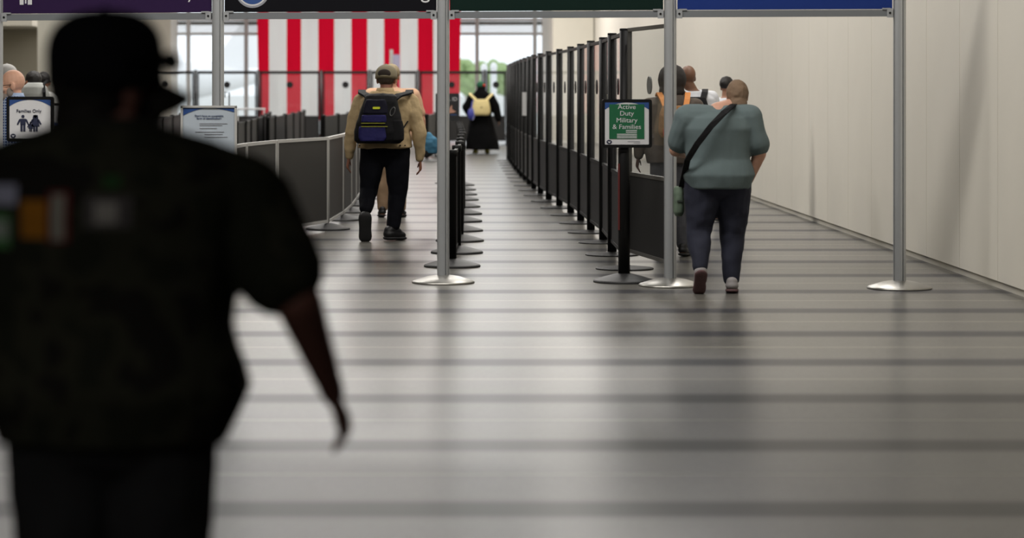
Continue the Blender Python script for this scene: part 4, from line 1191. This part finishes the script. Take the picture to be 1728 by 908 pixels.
# ---- people on the left ------------------------------------------------------------------
DI = 23.2
def plaid():
    m = bpy.data.materials.new('blue_plaid'); m.use_nodes = True; nt = m.node_tree; N = nt.nodes; L = nt.links
    tc = N.new('ShaderNodeTexCoord'); b = N['Principled BSDF']; b.inputs['Roughness'].default_value = .85
    sep = N.new('ShaderNodeSeparateXYZ'); L.new(tc.outputs['Object'], sep.inputs[0])
    outs = []
    for ax in ('X', 'Y', 'Z'):
        w = N.new('ShaderNodeMath'); w.operation = 'PINGPONG'; w.inputs[1].default_value = .013; L.new(sep.outputs[ax], w.inputs[0])
        g = N.new('ShaderNodeMath'); g.operation = 'LESS_THAN'; g.inputs[1].default_value = .0035; L.new(w.outputs[0], g.inputs[0]); outs.append(g.outputs[0])
    a = N.new('ShaderNodeMath'); a.operation = 'MAXIMUM'; L.new(outs[1], a.inputs[0]); L.new(outs[2], a.inputs[1])
    mx = N.new('ShaderNodeMix'); mx.data_type = 'RGBA'; mx.inputs['A'].default_value = srgb(46, 78, 140); mx.inputs['B'].default_value = srgb(190, 205, 226)
    L.new(a.outputs[0], mx.inputs['Factor']); L.new(mx.outputs['Result'], b.inputs['Base Color'])
    return m
I_ = Person('bald man with grey beard and glasses in a blue checked shirt', wx(27, DI), DI, R(100), 1.70, 1.1, dict(head=(0, .035, 1.60), elR=(.27, .02, 1.13), wrR=(.24, .2, 1.0)), (222, 172, 146), pitch=-8, voxel=.007, head_scale=1.2)
I_.top('shirt', plaid(), .84, .03, 'long', 1.05, 1.49); I_.collar(mat('pale_blue_collar', (170, 190, 220), 0.8))
I_.trousers(mat('dark_blue_denim', (36, 44, 70), 0.85)); I_.shoes(M_SHOE, M_SOLE)
m = MB().ell((0, .055, -.082), (.05, .05, .042), M=I_.M).ell((0, .075, -.055), (.036, .035, .015), M=I_.M)
for sx in (-1, 1): m.ell((sx * .052, .025, -.05), (.016, .028, .04), M=I_.M)
blob('beard', m, mat('grey_beard', (150, 138, 128), 0.9, var=0.25, scale=90), I_.o, .006, 2)
gm = MB()
for sx in (-1, 1):
    gm.tube([I_.M @ Vector((sx * .033 + .022 * math.cos(a), .104, .0 + .016 * math.sin(a))) for a in [2 * math.pi * i / 16 for i in range(16)]], .0035, 6, True)
    gm.tube([I_.M @ Vector((sx * .056, .102, .004)), I_.M @ Vector((sx * .076, .06, .006)), I_.M @ Vector((sx * .082, -.01, .004))], .0035, 6)
gm.tube([I_.M @ Vector((-.012, .106, .003)), I_.M @ Vector((.012, .106, .003))], .0035, 6)
gl = gm.build('glasses_frame', mat('dark_wire', (50, 44, 40), 0.4), None, (wx(27, DI), DI, 0)); gl.name = 'eyeglasses'
gl.rotation_euler = (0, 0, R(100)); tag(gl, 'thin wire eyeglasses on the bald bearded man', 'eyeglasses')
DJ = 26.0
Jm = Person('man in light grey baseball cap behind the bearded man', wx(13, DJ), DJ, R(75), 1.77, 1.0, None, (150, 106, 84), voxel=.010)
Jm.top('shirt', mat('dark_grey_shirt', (50, 52, 60), 0.9), .86); Jm.trousers(mat('blue_denim', (50, 62, 92), 0.85)); Jm.shoes(M_SHOE, M_SOLE)
Jm.hair(mat('black_hair', (26, 22, 20), 0.6), (0, -.02, .02), (.081, .1, .085))
Jm.cap_hat(mat('light_grey_cap', (186, 184, 182), 0.85, var=0.05), mat('dark_cap_brim', (40, 40, 46), 0.8), zc=.04)
DK = 28.0
Km = Person('dark-haired man in white t-shirt with a pale backpack in the queue', wx(57, DK), DK, R(25), 1.75, 1.05, dict(head=(0, .05, 1.60)), (164, 108, 80), yaw=20, voxel=.010)
Km.top('t_shirt', mat('white_tee', (214, 214, 210), 0.9), .86, .03, 'short'); Km.trousers(mat('dark_blue_denim', (36, 44, 70), 0.85)); Km.shoes(M_SHOE, M_SOLE)
Km.hair(mat('black_hair', (26, 22, 20), 0.6), (0, -.02, .035), (.088, .104, .092))
bpK = thing('backpack', 'light grey backpack on the dark-haired man in the queue', 'backpack', (wx(59, DK - .26), DK - .26, 1.1))
m = MB().loft([(0, 0, 0, .14, .06), (0, 0, .06, .18, .1), (0, 0, .36, .165, .1), (0, 0, .44, .14, .08), (0, 0, .49, .08, .05)], 24, e=2.2)
blob('bag_body', m, mat('light_grey_nylon', (176, 178, 174), 0.7, var=0.06), bpK, .010, 2)
strap(bpK, [(.12, -.10, .05), (.125, -.12, .2), (.12, -.10, .38), (.10, -.02, .47), (.12, .16, .52), (.12, .3, .5)], .035, M_BPK, .012)
DL = 29.6
Lm = Person('dark-haired companion in white shirt standing behind the queue backpack', wx(74, DL), DL, R(15), 1.72, .95, None, (150, 104, 80), voxel=.011)
Lm.top('t_shirt', mat('white_tee', (214, 214, 210), 0.9), .86, .03, 'short'); Lm.trousers(mat('grey_trousers', (80, 80, 84), 0.85)); Lm.shoes(M_SHOE, M_SOLE)
Lm.hair(mat('black_hair', (26, 22, 20), 0.6))

# ---- man in the foreground ---------------------------------------------------------------
DA = 5.0; XA = wx(190, DA)
pose = dict(shL=(-.265, 0, 1.325), elL=(-.40, .03, 1.10), wrL=(-.33, .24, 1.0), shR=(.265, 0, 1.325), elR=(.385, -.03, 1.13), wrR=(.45, .12, .92),
            head=(-.01, .04, 1.572))
A = Person('man in dark camouflage shirt and dark baseball cap seen from behind', XA, DA, 0, 1.70, 1.32, pose, (132, 88, 76), yaw=-52, pitch=3, voxel=.008, head_scale=1.18, roll=4)
def shirt_mat():
    m = bpy.data.materials.new('camo_print_shirt'); m.use_nodes = True; nt = m.node_tree; N = nt.nodes; L = nt.links
    b = N['Principled BSDF']; b.inputs['Roughness'].default_value = .9; b.inputs['Specular IOR Level'].default_value = .2
    tc = N.new('ShaderNodeTexCoord'); sep = N.new('ShaderNodeSeparateXYZ'); L.new(tc.outputs['Object'], sep.inputs[0])
    nz = N.new('ShaderNodeTexNoise'); nz.inputs['Scale'].default_value = 7; nz.inputs['Detail'].default_value = 3; L.new(tc.outputs['Object'], nz.inputs['Vector'])
    cr_ = N.new('ShaderNodeValToRGB'); cr_.color_ramp.interpolation = 'CONSTANT'
    e = cr_.color_ramp.elements; e[0].color = srgb(44, 46, 36); e[1].position = .46; e[1].color = srgb(58, 58, 46)
    x = e.new(.56); x.color = srgb(38, 36, 32)
    L.new(nz.outputs['Fac'], cr_.inputs[0]); cur = cr_.outputs['Color']
    def op(o, a, bb):
        n = N.new('ShaderNodeMath'); n.operation = o
        for i, q in enumerate((a, bb)):
            if isinstance(q, (int, float)): n.inputs[i].default_value = q
            else: L.new(q, n.inputs[i])
        return n.outputs[0]
    back = op('LESS_THAN', sep.outputs['Y'], 0.0)
    sc = FPX / (DA - .17)
    for (ua, ub, va, vb, rgb) in ((-8, 46, 312, 346, (188, 190, 214)), (-8, 34, 360, 420, (92, 150, 92)), (2, 30, 372, 404, (180, 190, 180)), (55, 100, 338, 402, (186, 122, 38)),
                                  (102, 140, 322, 408, (120, 40, 40)), (109, 131, 328, 404, (170, 170, 158)), (166, 246, 330, 384, (96, 92, 92)), (184, 222, 340, 376, (176, 172, 166)),
                                  (196, 226, 296, 316, (52, 92, 52))):
        xa, xb = (ua - 190) / sc, (ub - 190) / sc; za, zb_ = CAMZ - (vb - PY) / sc, CAMZ - (va - PY) / sc
        k1 = op('MULTIPLY', op('GREATER_THAN', sep.outputs['X'], xa), op('LESS_THAN', sep.outputs['X'], xb))
        k2 = op('MULTIPLY', op('GREATER_THAN', sep.outputs['Z'], za), op('LESS_THAN', sep.outputs['Z'], zb_))
        k3 = op('MULTIPLY', op('MULTIPLY', k1, k2), back)
        mx = N.new('ShaderNodeMix'); mx.data_type = 'RGBA'; L.new(k3, mx.inputs['Factor']); L.new(cur, mx.inputs['A']); mx.inputs['B'].default_value = srgb(*rgb); cur = mx.outputs['Result']
    L.new(cur, b.inputs['Base Color'])
    return m
A.top('shirt', shirt_mat(), .84, .035, .66, 1.12, 1.485, .02, .15, sr=1.18, deep=1.12)
A.collar(mat('dark_collar', (40, 42, 34), 0.9), .085, .035, 1.47)
A.trousers(mat('dark_trousers', (40, 40, 42), 0.85)); A.shoes(M_SHOE, M_SOLE)
A.hair(mat('dark_hair', (30, 24, 20), 0.8), (0, -.02, .01), (.08, .098, .085), (((0, -.05, -.06), (.072, .058, .10)),))
m = MB().ell((0, .05, -.085), (.052, .052, .05), M=A.M).ell((0, .08, -.055), (.036, .03, .015), M=A.M)
for sx in (-1, 1): m.ell((sx * .054, .025, -.055), (.016, .03, .045), M=A.M)
blob('beard', m, mat('dark_hair', (30, 24, 20), 0.8), A.o, .007, 2)
A.cap_hat(mat('black_cap', (22, 22, 26), 0.9, spec=0.2), mat('dark_olive_brim', (44, 42, 36), 0.9), brim_len=.07, r=(.096, .106, .104), zc=.03, droop=.03, sq=.72)
sg = thing('sunglasses', 'dark sunglasses resting on the brim of the foreground cap', 'sunglasses', (XA, DA, 0))
T = A.M
M_LENS = mat('green_lens', (36, 48, 44), 0.1)
fr = MB()
for sx in (-1, 1):
    MB().ell((sx * .034, .104, .040), (.030, .008, .019), M=T, n=14, k=8).build('lens', M_LENS, sg, smooth=True)
    fr.tube([T @ Vector((sx * .06, .10, .047)), T @ Vector((sx * .094, .05, .047)), T @ Vector((sx * .104, -.03, .045))], .004, 6)
fr.tube([T @ Vector((-.012, .109, .044)), T @ Vector((.012, .109, .044))], .004, 6)
fr.build('frame', M_BLACK, sg)
